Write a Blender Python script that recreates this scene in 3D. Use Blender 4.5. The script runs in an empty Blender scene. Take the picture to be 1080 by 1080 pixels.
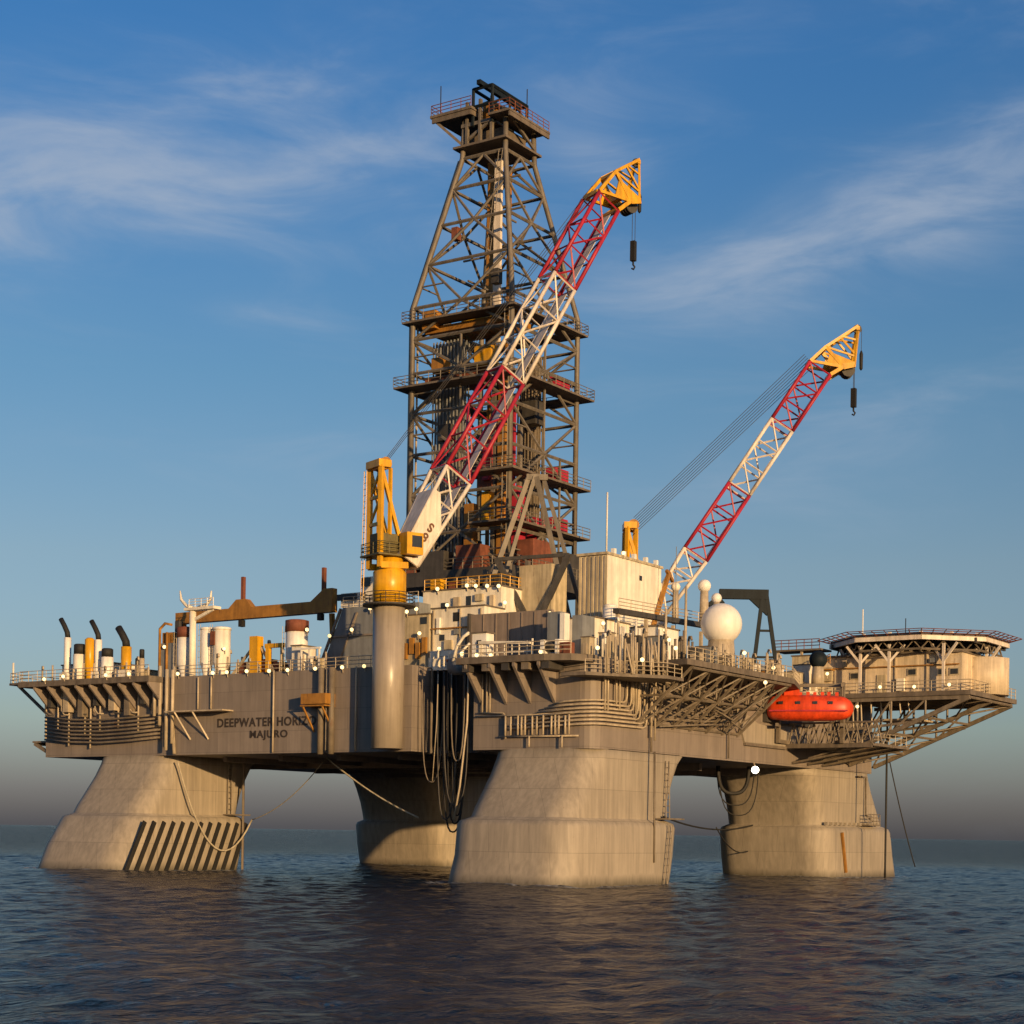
import bpy, math, random
import numpy as np
from mathutils import Vector, Matrix
random.seed(7)
SC = bpy.context.scene
COL = SC.collection
PI = math.pi
R = math.radians
V = Vector

# ------------------------------------------------------------------ materials
def nodes(m):
    m.use_nodes = True
    nt = m.node_tree
    return nt, nt.nodes, nt.links, nt.nodes['Principled BSDF']

def mat(name, col, rough=.55, metal=0., var=.25, scale=.6, rust=0., plates=None, bump=0., spec=.4, streak=.25, wet=False):
    """painted steel: broad blotches, vertical run-off streaks, optional rust and plate seams"""
    m = bpy.data.materials.new(name)
    nt, N, L, b = nodes(m)
    b.inputs['Roughness'].default_value = rough
    b.inputs['Metallic'].default_value = metal
    b.inputs['Specular IOR Level'].default_value = spec
    geo = N.new('ShaderNodeNewGeometry')
    no = N.new('ShaderNodeTexNoise'); no.inputs['Scale'].default_value = scale
    no.inputs['Detail'].default_value = 6; no.inputs['Roughness'].default_value = .62
    L.new(geo.outputs['Position'], no.inputs['Vector'])
    mp = N.new('ShaderNodeMapping'); mp.inputs['Scale'].default_value = (1.6, 1.6, .09)
    L.new(geo.outputs['Position'], mp.inputs['Vector'])
    st = N.new('ShaderNodeTexNoise'); st.inputs['Scale'].default_value = 1.3
    st.inputs['Detail'].default_value = 5; st.inputs['Roughness'].default_value = .6
    L.new(mp.outputs['Vector'], st.inputs['Vector'])
    def ramp(src, a, c, lo, hi):
        r = N.new('ShaderNodeMapRange'); r.inputs['From Min'].default_value = a; r.inputs['From Max'].default_value = c
        r.inputs['To Min'].default_value = lo; r.inputs['To Max'].default_value = hi
        L.new(src, r.inputs['Value']); return r.outputs['Result']
    f1 = ramp(no.outputs['Fac'], .3, .7, 1 - var, 1 + var * .5)
    f2 = ramp(st.outputs['Fac'], .35, .65, 1 - streak, 1 + streak * .35)
    mu = N.new('ShaderNodeMath'); mu.operation = 'MULTIPLY'
    L.new(f1, mu.inputs[0]); L.new(f2, mu.inputs[1])
    fac = mu.outputs[0]
    if plates:
        sx = N.new('ShaderNodeSeparateXYZ'); L.new(geo.outputs['Position'], sx.inputs[0])
        ad = N.new('ShaderNodeMath'); ad.operation = 'ADD'
        L.new(sx.outputs['X'], ad.inputs[0]); L.new(sx.outputs['Y'], ad.inputs[1])
        cx = N.new('ShaderNodeCombineXYZ'); L.new(ad.outputs[0], cx.inputs['X']); L.new(sx.outputs['Z'], cx.inputs['Y'])
        br = N.new('ShaderNodeTexBrick'); br.inputs['Scale'].default_value = 1
        br.inputs['Brick Width'].default_value = plates[0]; br.inputs['Row Height'].default_value = plates[1]
        br.inputs['Mortar Size'].default_value = .035; br.inputs['Mortar Smooth'].default_value = .6
        br.inputs['Color1'].default_value = (1, 1, 1, 1); br.inputs['Color2'].default_value = (.9, .9, .9, 1)
        br.inputs['Mortar'].default_value = (.68, .67, .66, 1)
        L.new(cx.outputs[0], br.inputs['Vector'])
        m2 = N.new('ShaderNodeMath'); m2.operation = 'MULTIPLY'
        L.new(fac, m2.inputs[0]); L.new(br.outputs['Color'], m2.inputs[1]); fac = m2.outputs[0]
    vm = N.new('ShaderNodeVectorMath'); vm.operation = 'SCALE'
    vm.inputs[0].default_value = col[:3]
    L.new(fac, vm.inputs['Scale'])
    out = vm.outputs[0]
    if rust > 0:
        rn = N.new('ShaderNodeTexNoise'); rn.inputs['Scale'].default_value = 2.2; rn.inputs['Detail'].default_value = 8
        rn.inputs['Roughness'].default_value = .7
        mp2 = N.new('ShaderNodeMapping'); mp2.inputs['Scale'].default_value = (.8, .8, .22)
        L.new(geo.outputs['Position'], mp2.inputs['Vector']); L.new(mp2.outputs[0], rn.inputs['Vector'])
        rf = ramp(rn.outputs['Fac'], .66 - rust * .22, .78 - rust * .2, 0, .75)
        mx = N.new('ShaderNodeMix'); mx.data_type = 'RGBA'
        L.new(rf, mx.inputs['Factor']); L.new(out, mx.inputs['A'])
        mx.inputs['B'].default_value = (.13, .06, .028, 1)
        out = mx.outputs['Result']
    if wet:   # weed and wet paint along the water line
        sz=N.new('ShaderNodeSeparateXYZ'); L.new(geo.outputs['Position'],sz.inputs[0])
        wa=N.new('ShaderNodeMath'); wa.operation='MULTIPLY_ADD'; L.new(st.outputs['Fac'],wa.inputs[0]); wa.inputs[1].default_value=-1.6; L.new(sz.outputs['Z'],wa.inputs[2])
        wf=ramp(wa.outputs[0],-.75,.1,.8,0)
        wx=N.new('ShaderNodeMix'); wx.data_type='RGBA'; L.new(wf,wx.inputs['Factor']); L.new(out,wx.inputs['A']); wx.inputs['B'].default_value=(.07,.062,.042,1); out=wx.outputs['Result']
    L.new(out, b.inputs['Base Color'])
    if bump > 0:
        bp = N.new('ShaderNodeBump'); bp.inputs['Strength'].default_value = bump; bp.inputs['Distance'].default_value = .08
        L.new(no.outputs['Fac'], bp.inputs['Height']); L.new(bp.outputs[0], b.inputs['Normal'])
    return m

def emis(name, col, s):
    m = bpy.data.materials.new(name); nt, N, L, b = nodes(m)
    b.inputs['Base Color'].default_value = (.8, .78, .7, 1)
    b.inputs['Emission Color'].default_value = (*col, 1); b.inputs['Emission Strength'].default_value = s
    return m

M = dict(
    hull=mat('hull_grey_paint', (.24, .2, .168), .6, var=.12, scale=.35, rust=.06, plates=(3.2, 2.1), streak=.16),
    column=mat('column_stone_grey_paint', (.33, .285, .225), .6, var=.1, scale=.3, rust=.12, plates=(4.4, 2.9), streak=.2, wet=True),
    olive=mat('dull_olive_paint', (.13, .105, .035), .6, var=.3, scale=1., rust=.25),
    pedestal=mat('pedestal_grey_paint', (.34, .29, .235), .32, var=.12, scale=.5, rust=.08, streak=.2),
    tan=mat('sand_paint', (.66, .54, .38), .5, var=.16, scale=.9, rust=.14, streak=.3),
    cream=mat('cream_paint', (.80, .74, .62), .5, var=.14, scale=.8, rust=.1, streak=.22),
    white=mat('white_paint', (.82, .79, .73), .45, var=.12, scale=1., rust=.06, streak=.16),
    rib=mat('weathered_cream_paint', (.5, .42, .28), .6, var=.2, scale=1., rust=.2, streak=.4),
    yellow=mat('yellow_paint', (.66, .34, .012), .35, var=.18, scale=1.2, rust=.1),
    ochre=mat('ochre_paint', (.36, .17, .03), .55, var=.3, scale=.8, rust=.35),
    red=mat('crimson_paint', (.40, .022, .045), .5, var=.2, scale=.8),
    boomwhite=mat('boom_white_paint', (.70, .62, .53), .5, var=.12, scale=.8, rust=.05),
    orange=mat('orange_gel_coat', (.66, .06, .012), .42, var=.2, scale=1.6, rust=.02, streak=.3),
    derrick=mat('dull_galvanised_steel', (.185, .16, .13), .6, metal=.15, var=.3, scale=.7, rust=.2),
    dark=mat('dark_machinery_paint', (.06, .055, .05), .6, var=.3, scale=1., rust=.2),
    black=mat('black_rubber', (.018, .017, .016), .7, var=.2),
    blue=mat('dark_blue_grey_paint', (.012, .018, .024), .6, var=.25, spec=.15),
    slate=mat('slate_grey_paint', (.2, .21, .22), .6, var=.2, scale=.8, rust=.1),
    brown=mat('brown_windwall_paint', (.25, .20, .165), .65, var=.18, scale=.6, rust=.15, streak=.3),
    rust=mat('rusty_red_steel', (.2, .065, .035), .75, var=.35, scale=1.1, rust=.3),
    pipe=mat('pale_pipe_paint', (.46, .38, .27), .5, var=.25, scale=1.2, rust=.25),
    dpipe=mat('dull_pipe_paint', (.19, .155, .115), .6, var=.3, scale=1., rust=.3),
    deck=mat('worn_deck_plate', (.16, .13, .10), .7, var=.3, scale=.8, rust=.3),
    text=mat('dark_lettering_paint', (.05, .038, .03), .6, var=.25),
    btext=mat('brown_lettering_paint', (.16, .07, .03), .6, var=.2),
    rope=mat('pale_rope', (.42, .37, .28), .8, var=.2, scale=3),
    dome=mat('radome_white', (.80, .76, .70), .45, var=.06, scale=.6, streak=.1),
    glass=mat('dark_window_glass', (.03, .032, .035), .15, var=.1, spec=.6),
    lamp=emis('lit_lamp', (1., .74, .30), 1.35),
    lampw=emis('lit_white_lamp', (1., .93, .75), 7.),
)

# ------------------------------------------------------------------ mesh builder
class MB:
    def __init__(s): s.v = []; s.f = []; s.sm = []
    def add(s, vs, fs, smooth=False):
        o = len(s.v); s.v += [V(p) for p in vs]
        for f in fs: s.f.append([i + o for i in f]); s.sm.append(smooth)
        return s
    def box(s, a, b):
        x0, y0, z0 = [min(a[i], b[i]) for i in range(3)]; x1, y1, z1 = [max(a[i], b[i]) for i in range(3)]
        return s.add([(x0,y0,z0),(x1,y0,z0),(x1,y1,z0),(x0,y1,z0),(x0,y0,z1),(x1,y0,z1),(x1,y1,z1),(x0,y1,z1)],
                     [(0,3,2,1),(4,5,6,7),(0,1,5,4),(1,2,6,5),(2,3,7,6),(3,0,4,7)])
    def obox(s, c, size, rz=0., rx=0., ry=0.):
        m = Matrix.Rotation(rz,3,'Z') @ Matrix.Rotation(ry,3,'Y') @ Matrix.Rotation(rx,3,'X')
        h = V(size)/2; vs = []
        for z in (-1,1):
            for x,y in ((-1,-1),(1,-1),(1,1),(-1,1)): vs.append(V(c)+m@V((x*h.x,y*h.y,z*h.z)))
        return s.add(vs, [(0,3,2,1),(4,5,6,7),(0,1,5,4),(1,2,6,5),(2,3,7,6),(3,0,4,7)])
    def tube(s, pts, r, n=6, cap=True):
        pts = [V(p) for p in pts]
        rs = r if isinstance(r,(list,tuple)) else [r]*len(pts)
        vs = []; prev = None
        for i,p in enumerate(pts):
            if i==0: t = pts[1]-p
            elif i==len(pts)-1: t = p-pts[i-1]
            else: t = (pts[i+1]-p).normalized()+(p-pts[i-1]).normalized()
            t = t.normalized() if t.length>1e-9 else V((0,0,1))
            if prev is None:
                a = V((0,0,1)) if abs(t.z)<.9 else V((1,0,0))
                u = t.cross(a).normalized()
            else:
                u = (prev - t*prev.dot(t)); u = u.normalized() if u.length>1e-6 else t.orthogonal().normalized()
            prev = u; w = t.cross(u)
            for k in range(n):
                an = 2*PI*k/n; vs.append(p+(u*math.cos(an)+w*math.sin(an))*rs[i])
        fs = []
        for i in range(len(pts)-1):
            for k in range(n): fs.append((i*n+k, i*n+(k+1)%n, (i+1)*n+(k+1)%n, (i+1)*n+k))
        s.add(vs, fs, n>5)
        if cap and n>2:
            o = len(s.v)-len(vs)
            s.f.append([o+k for k in reversed(range(n))]); s.sm.append(False)
            s.f.append([o+(len(pts)-1)*n+k for k in range(n)]); s.sm.append(False)
        return s
    def bar(s, a, b, r, n=5): return s.tube([a,b], r, n)
    def beam(s, a, b, w, h):
        """rectangular beam between two points"""
        a=V(a); b=V(b); t=(b-a).normalized()
        u = t.cross(V((0,0,1))); u = V((1,0,0)) if u.length<1e-4 else u.normalized()
        k = u.cross(t)
        vs=[p+u*sx*w/2+k*sy*h/2 for p in (a,b) for sx,sy in ((-1,-1),(1,-1),(1,1),(-1,1))]
        return s.add(vs,[(0,1,2,3),(7,6,5,4),(0,4,5,1),(1,5,6,2),(2,6,7,3),(3,7,4,0)])
    def lathe(s, c, prof, n=20):
        """prof: (radius, height) from the bottom up"""
        vs=[]; c=V(c)
        for r,z in prof:
            for k in range(n):
                a=2*PI*k/n; vs.append(c+V((r*math.cos(a),r*math.sin(a),z)))
        fs=[]
        for i in range(len(prof)-1):
            for k in range(n): fs.append((i*n+k,i*n+(k+1)%n,(i+1)*n+(k+1)%n,(i+1)*n+k))
        o=len(s.v); s.add(vs,fs,True)
        if prof[0][0]>1e-3: s.f.append([o+k for k in reversed(range(n))]); s.sm.append(False)
        if prof[-1][0]>1e-3: s.f.append([o+(len(prof)-1)*n+k for k in range(n)]); s.sm.append(False)
        return s
    def sphere(s, c, r, n=24, sq=1.):
        prof=[(max(r*math.cos(a),1e-4), r*sq*math.sin(a)) for a in [(-PI/2+PI*i/(n//2)) for i in range(n//2+1)]]
        return s.lathe(c, prof, n)
    def prism(s, poly, z0, z1):
        n=len(poly); vs=[(x,y,z0) for x,y in poly]+[(x,y,z1) for x,y in poly]
        fs=[tuple(reversed(range(n))), tuple(range(n,2*n))]+[(i,(i+1)%n,n+(i+1)%n,n+i) for i in range(n)]
        return s.add(vs,fs)
    def plate(s, pts, nrm, t):
        """flat polygon with thickness t along nrm"""
        n=len(pts); k=V(nrm).normalized()*t
        vs=[V(p)-k/2 for p in pts]+[V(p)+k/2 for p in pts]
        return s.add(vs,[tuple(reversed(range(n))),tuple(range(n,2*n))]+[(i,(i+1)%n,n+(i+1)%n,n+i) for i in range(n)])
    def loft(s, rings, smooth=True, caps=True):
        n=len(rings[0]); vs=[p for r in rings for p in r]; fs=[]
        for i in range(len(rings)-1):
            for k in range(n): fs.append((i*n+k,i*n+(k+1)%n,(i+1)*n+(k+1)%n,(i+1)*n+k))
        o=len(s.v); s.add(vs,fs,smooth)
        if caps:
            s.f.append([o+k for k in reversed(range(n))]); s.sm.append(False)
            s.f.append([o+(len(rings)-1)*n+k for k in range(n)]); s.sm.append(False)
        return s
    def build(s, name, m, parent=None, origin=None):
        if parent is not None: origin = V(parent['o'])
        elif origin is None:
            lo=[min(p[i] for p in s.v) for i in range(3)]; hi=[max(p[i] for p in s.v) for i in range(3)]
            origin=V(((lo[0]+hi[0])/2,(lo[1]+hi[1])/2,lo[2]))
        origin=V(origin)
        me=bpy.data.meshes.new(name)
        me.from_pydata([tuple(p-origin) for p in s.v],[],s.f)
        me.polygons.foreach_set('use_smooth', s.sm)
        me.update()
        import bmesh
        bm=bmesh.new(); bm.from_mesh(me); bmesh.ops.recalc_face_normals(bm, faces=bm.faces); bm.to_mesh(me); bm.free()
        me.materials.append(m if not isinstance(m,str) else M[m])
        ob=bpy.data.objects.new(name,me); COL.objects.link(ob)
        ob['o']=tuple(origin)
        if parent is not None:
            ob.parent=parent
        else: ob.location=origin
        return ob

def tag(o,label,cat,group=None):
    o['label']=label; o['category']=cat
    if group: o['group']=group
    return o
def T(name,loc,label,cat,group=None):
    o=bpy.data.objects.new(name,None); COL.objects.link(o); o.location=loc; o['o']=tuple(loc)
    o.empty_display_size=.5
    return tag(o,label,cat,group)
def copy_tree(o,loc=None,rz=None,parent=None):
    c=o.copy(); COL.objects.link(c)
    if parent: c.parent=parent
    if loc is not None: c.location=loc
    if rz is not None: c.rotation_euler=(0,0,rz)
    for ch in list(o.children): copy_tree(ch,parent=c)
    return c
def lerp(a,b,t): return V(a)*(1-t)+V(b)*t
def rrect(x0,x1,y0,y1,z,r,n=7):
    """rounded rectangle ring"""
    out=[]
    for cx,cy,a0 in ((x1-r,y0+r,-PI/2),(x1-r,y1-r,0),(x0+r,y1-r,PI/2),(x0+r,y0+r,PI)):
        for k in range(n):
            a=a0+PI/2*k/(n-1); out.append((cx+r*math.cos(a),cy+r*math.sin(a),z))
    return out
def railing(mb, pts, h=1.1, step=1.6, r=.035, rails=3):
    for a,b in zip(pts[:-1],pts[1:]):
        a=V(a); b=V(b); L=(b-a).length; k=max(1,round(L/step))
        for i in range(k+1):
            p=lerp(a,b,i/k); mb.bar(p,p+V((0,0,h)),r,4)
        for j in range(rails):
            z=V((0,0,h*(j+1)/rails)); mb.bar(a+z,b+z,r,4)
    return mb
def sag(a,b,s,n=14):
    return [lerp(a,b,i/n)-V((0,0,s*4*(i/n)*(1-i/n))) for i in range(n+1)]
def ladder(mb,a,b,w=(.5,0,0),r=.04,step=.6):
    a=V(a);b=V(b);w=V(w)
    mb.bar(a-w/2,b-w/2,r,4); mb.bar(a+w/2,b+w/2,r,4)
    n=int((b-a).length/step)
    for i in range(1,n): p=lerp(a,b,i/n); mb.bar(p-w/2,p+w/2,r*.7,4)
    return mb

def lettering(txt,size,loc,rot,m,parent,name='lettering',depth=.012,width=None):
    cu=bpy.data.curves.new(name,'FONT'); cu.body=txt; cu.size=size; cu.extrude=depth; cu.align_x='LEFT'
    cu.space_character=1.12; cu.offset=.03*size
    ob=bpy.data.objects.new(name+'_tmp',cu); COL.objects.link(ob)
    bpy.context.view_layer.update()
    me=bpy.data.meshes.new_from_object(ob.evaluated_get(bpy.context.evaluated_depsgraph_get()))
    bpy.data.objects.remove(ob)
    xs=[v.co.x for v in me.vertices]; w=max(xs)-min(xs)
    mm=rot.to_4x4()
    if width: mm=mm@Matrix.Diagonal((width/w,1,1,1))
    me.transform(mm); me.materials.clear(); me.materials.append(M[m])
    o=bpy.data.objects.new(name,me); COL.objects.link(o); o.parent=parent; o.location=V(loc)-V(parent['o']); o['o']=parent['o']
    return o

# ------------------------------------------------------------------ the platform (rig axes: x along the named side, y along the other)
ZB,ZT=12.4,20.8
P=T('drilling_platform',(-32,32,0),'grey four legged floating drilling platform hull named DEEPWATER HORIZON','drilling platform')
def arc(cx,cy,r,a0,a1,n=6): return [(cx+r*math.cos(a0+(a1-a0)*i/(n-1)),cy+r*math.sin(a0+(a1-a0)*i/(n-1))) for i in range(n)]
outline=[(-73.7,.6),(-53.0,.6),(-53.0,0),(-20.8,0),(-20.8,4.2),(-13.4,4.2),(-13.4,0)]+arc(-1.6,1.6,1.6,-PI/2,0)+[(0,26.5),(-.0,64.6),(-73.7,64.6)]
hull=MB().prism(outline,ZB,ZT).build('deck_box','hull',P)
# columns lean outwards; wider foot below a ledge at about z 5.8
def column(x0,x1,prof,label):
    rings=[]
    for z,ya,yb,gx,r in prof: rings.append(rrect(x0-gx,x1+gx,ya,yb,z,r))
    o=MB().loft(rings).build('column','column',P)
    o['label']=label; return o
def cprof(y0,y1,s,f=7.):
    """s=+1 leans to -y, s=-1 leans to +y"""
    pr=[(12.46,0,0,.0),(11.6,-.35,-1.1,0),(10.2,-1.2,-2.0,0),(8.4,-2.6,-2.9,0),(6.9,-3.8,-3.4,0),(6.1,-4.3,-3.6,0),(6.05,-4.35,-3.6,.0),(5.7,-5.3,-3.0,.9),(5.3,-5.5,-2.9,1.05),(2.5,-f*.9,-3.4,1.1),(0,-f-.3,-4.0,1.1),(-3,-f-1.2,-4.4,1.1)]
    out=[]
    for z,a,b,gx in pr:
        if s>0: out.append((z,y0+a,y1+b,gx,2.6 if z>6 else 3.2))
        else: out.append((z,y0-b,y1-a,gx,2.6 if z>6 else 3.2))
    return out
column(-11.7,0,cprof(0,18.8,1,6.4),'nearest broad leg standing in front')
cl=column(-65.8,-54,cprof(0.6,16.2,1,8.2),'far end leg with dark bars standing for shaded slots on its foot')
column(-12.4,0,cprof(45.8,65.4,-1,6.8),'leg below the orange lifeboat')
column(-68.4,-54,cprof(46.6,64.6,-1,4.6),'rearmost leg half hidden in shade under the deck')
# underside girders
ug=MB()
for x in (-50,-42,-34,-26,-18): ug.box((x-.3,5,ZB-.55),(x+.3,60,ZB-.004))
for y in (18.5,32,46): ug.box((-60,y-.3,ZB-.8),(-6,y+.3,ZB-.008))
ug.build('underside_girder','hull',P)
# overhanging decks
w=MB()
w.prism([(-13.4,-3.0),(-3.6,-3.0),(-1.2,-2.2),(0.1,.2),(-13.4,.2)],20.25,20.86); w.build('overhanging_deck','deck',P)
w=MB(); w.prism([(-2.2,-2.3),(.4,-2.3),(5.2,4.2),(5.2,7.2),(-.2,7.2),(-1.0,.2)],18.85,19.15); w.build('corner_walkway','deck',P)
w=MB(); w.prism([(-.2,7.6),(6.2,6.0),(6.2,29),(3.2,37),(-.2,39)],20.3,20.84); w.build('overhanging_deck','deck',P)
w=MB(); w.prism([(-75.2,-2.3),(-54.4,-2.3),(-54.4,.8),(-75.2,.8)],20.2,20.83); w.build('overhanging_deck','deck',P)
w=MB(); w.prism([(-79.4,0),(-75.4,-.6),(-75.4,10),(-79.4,10)],20.75,21.0)
for y in (1,5,9): w.beam((-79,y,20.8),(-74,y,17.4),.25,.3)
w.build('end_platform','deck',P)
w=MB()
for q in ([(-76,1,14.0),(-73.6,1,12.9)],[(-76,6,14),(-73.6,6,12.9)],[(-76,1,14.0),(-76,6,14)]): w.beam(*q,.3,.35)
w.box((-76.2,.8,14.1),(-73.8,6,14.3)); w.build('side_bumper','dpipe',P)
# gusset brackets under the near overhang
for x in (-12.4,-9.7,-7.0,-4.3):
    MB().plate([(x,-.02,20.24),(x,-2.9,20.24),(x,-2.9,19.9),(x,-.02,16.6)],(1,0,0),.28).build('bracket','hull',P)
for i in range(9):
    x=-72.6+i*2.25
    MB().plate([(x,.58,20.19),(x,-2.2,20.19),(x,-2.2,19.9),(x,.58,17.3)],(1,0,0),.24).build('bracket','hull',P)
# trussed cantilever under the far overhang on the +x side
tr=MB()
ys=[7.5,11,14.5,18,21.5,25,28.5]
for y in ys:
    tr.bar((6,y,20.3),(.0,y,15.0),.16); tr.bar((3,y,20.3),(3,y,17.7),.12); tr.bar((3,y,17.7),(0,y,20),.12)
    tr.bar((0,y,17.7),(3,y,17.7),.11)
for a,b in zip(ys[:-1],ys[1:]):
    tr.bar((6,a,20.2),(3,b,17.7),.1); tr.bar((3,a,17.7),(0.1,b,15.3),.1); tr.bar((.2,a,15.0),(3.,b,17.7),.09)
    tr.bar((6,b,20.2),(3,a,17.7),.1)
for x,z in ((6,20.1),(3,17.7),(.15,15.2)): tr.bar((x,ys[0],z),(x,ys[-1],z),.13)
tr.build('cantilever_truss','dpipe',P)
# corner block on the far end (carries lifeboat and helideck): skirt panel, platform, truss
w=MB(); w.plate([(.05,27.5,18.3),(.05,33,16.6),(.05,42,16.0),(.05,42,14.2),(.05,30.0,14.4)],(1,0,0),.35); w.build('side_skirt','column',P)
w=MB(); w.prism([(.1,40),(10.2,40),(10.2,50.5),(.1,64)],14.5,14.8)
w.beam((.2,30,14.3),(.2,40,14.3),.3,.3); w.beam((0,40,14.5),(10.2,40,14.5),.3,.4); w.build('lower_platform','deck',P)
w=MB()
for i in range(9):
    x=.5+i*1.2
    w.bar((x,40,14.8),(x+.6,40,17.0),.09); w.bar((x+.6,40,17.0),(x+1.2,40,14.8),.09)
    w.bar((x,43,14.8),(x+1.1,43,17.0),.09)
w.bar((.2,40,17.0),(11,40,17.0),.12)
for y in (42,46,50): w.bar((10.2,y,14.6),(.1,y,12.8),.16); w.bar((7,y,14.6),(2,y,13.3),.12)
w.build('platform_truss','dpipe',P)
w=MB(); railing(w,[(9,40.2,14.8),(10.1,40.2,14.8),(10.1,50,14.8)],1.1); w.build('railing','pipe',P)
# main deck edge railings
for pts in ([(-13.4,-2.9,20.86),(-3.6,-2.9,20.86),(-1.3,-2.1,20.86)],[(.3,-2.2,19.15),(5.1,4.2,19.15),(5.1,7,19.15)],
            [(6.1,6.2,20.84),(6.1,28.8,20.84),(3.2,36.8,20.84)],[(-75,-2.2,20.83),(-54.5,-2.2,20.83)],[(-53,.15,20.8),(-24.6,.15,20.8)],
            [(-79.3,.1,21),(-75.5,-.5,21)],[(-79.3,.1,21),(-79.3,9.8,21)],[(-20.8,4.1,20.8),(-13.5,4.1,20.8)],[(-.2,40,20.8),(-.2,64,20.8)]):
    railing(MB(),pts,1.15,1.5,.04).build('railing','pipe',P)
# pipes
def pipes(name,runs,m,r=.1,n=6):
    if name=='pipe_bundle':
        mb=MB()
        for q in runs: mb.tube(q,r,n)
        return mb.build(name,m,P)
    for q in runs: MB().tube(q,r,n).build(name,m,P)
runs=[]
for k in range(7):   # nested fire main: along the near face, round the corner and up
    z=14.55+k*.36; d=.35+.1*(k%2)
    ye=5.2+(6-k)*.62
    runs.append([(-9.6+k*.9,-d,z-.25),(-3,-d,z),(-1.4,-d,z+.05),(-.2,-d+.35,z+.08),(d,.9,z+.1),(d,ye-.7,z+.15),(d,ye-.2,z+.3),(d,ye,z+.8),(d,ye,18.9)])
pipes('pipe_bundle',runs,'pipe',.1)
runs=[[(x,-.5,13.7),(x,-.5,15.4+.2*random.random())] for x in (-9.4,-8.8,-8.0,-7.6,-7.2,-6.4,-5.9,-5.2,-4.3,-3.9,-3.5,-2.8,-2.4)]
pipes('standpipe',runs,'pipe',.1)
runs=[[(-12.6,-.3,15.9),(-9.8,-.3,15.8),(-9.5,-.3,15.5),(-9.5,-.3,13.4)],[(-13,-.3,15.55),(-2,-.3,15.6)],[(-10.2,-.3,13.6),(-1.5,-.3,13.55)],[(-6.8,-.4,13.6),(-6.8,-.4,12.6)],[(-3.2,-.4,13.6),(-3.2,-.4,12.5)],
      [(-12.2,-.3,15.9),(-12.2,-.3,20.2)],[(-11.7,-.3,15.9),(-11.7,-.3,20.2)],[(-11.3,-.35,15.9),(-11.3,-.35,20.2)]]
pipes('service_pipe',runs,'pipe',.09)
runs=[]
for y,za in ((1.0,15.9),(1.5,15.9),(3.0,16.5),(3.6,16.2),(6.0,16.8),(6.6,15.6),(7.2,16.2),(9.6,13.9),(10.3,13.6)):
    runs.append([(.5,y,za),(.5,y,20.6+1.6*random.random())])
for y in (1.2,2.2,2.8,4.1,4.6,5.3,5.8,6.5,8.0,8.5): runs.append([(2.4+random.random(),y,19.1),(2.4+random.random()*.2,y,21.8+random.random()*1.3)])
pipes('riser_pipe',runs,'pipe',.1)
runs=[[(.35,9.9,12.5),(.35,9.9,20)],[(1.2,9.3,2),(0.9,9.6,12.5)],[(.35,26,12.6),(.35,26,20.2)]]
runs+=[[(.3+.3*i,9+2*i,19.5-.3*i),(2.8,16+2*i,18.6-.8*i),(4.5,24+i,19.6)] for i in range(5)]
runs+=[[(.6,11,17.8-.7*i),(1.2,20,16.9-.3*i),(.7,27,18.0-.5*i)] for i in range(5)]
runs+=[[(1.5,12+3*i,20.2),(1.5,12.4+3*i,17.0)] for i in range(6)]
pipes('service_pipe',runs,'dpipe',.1)
runs=[]
for k in range(7):
    z=13.9+k*.42
    runs.append([(-73.3,.1,z+.5),(-69,-.05,z+.15),(-64,-.1,z),(-59.5,-.05,z+.15),(-55,.1,z+.45)])
pipes('pipe_bundle',runs,'dpipe',.12)
runs=[[(x,.15,13.2+random.random()*3),(x,.15,20.2)] for x in (-73.2,-71.2,-69.4,-66.8,-65.9,-64.4,-61.5,-58.4)]
pipes('standpipe',runs,'pipe',.11)
runs=[[(-53.6,-.4,12.9),(-53.6,-.4,21.6)],[(-52.6,-.5,13.6),(-52.6,-.5,21.5)],[(-54.6,-.4,15.6),(-54.6,-.4,22)],[(-55.4,-.4,16.6),(-55.4,-.4,20.4)],[(-52.9,-.3,16.8),(-52.4,-.3,12.5)]]
pipes('riser_pipe',runs,'pipe',.2)
runs=[[(-38.5,-.2,12.5),(-38.5,-.2,20.9)],[(-27.6,-.2,12.5),(-27.6,-.2,20.9)],[(-49.2,-.15,17.2),(-49.2,-.15,20.6)],[(-47.3,-.15,17.2),(-47.3,-.15,20.6)]]
pipes('drain_pipe',runs,'pipe',.1)
runs=[[(-31.9,-.5,12.2),(-31.9,-.5,20.9)],[(-30.5,-.5,12.2),(-30.5,-.5,20.9)]]
pipes('discharge_pipe',runs,'dpipe',.32,8)
pipes('drain_pipe',[[(-31.2,-.4,12.6),(-31.2,-.4,20.9)]],'pipe',.13)
for i in range(7):
    x=-72.2+i*2.45; wd=.5+.5*((i*37)%10)/10; MB().box((x,-.5,18.0-.6*(i%3)),(x+wd,.58,19.6)).build('junction_box',('dark','pipe','dpipe')[i%3],P)
for i in range(6): MB().tube([(-72.9+i*2.7,-.2,20.1),(-72.9+i*2.7,-.25,17.6),(-72.4+i*2.7,-.25,17.1),(-71.6+i*2.7,-.2,17.1)],.09,6).build('service_pipe',('dark','pipe')[i%2],P)
for i in range(5): MB().box((-12.8+i*2.2,-2.8,19.55),(-12.0+i*2.2,-.3,20.24)).build('underdeck_box',('dark','dpipe')[i%2],P)
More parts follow.
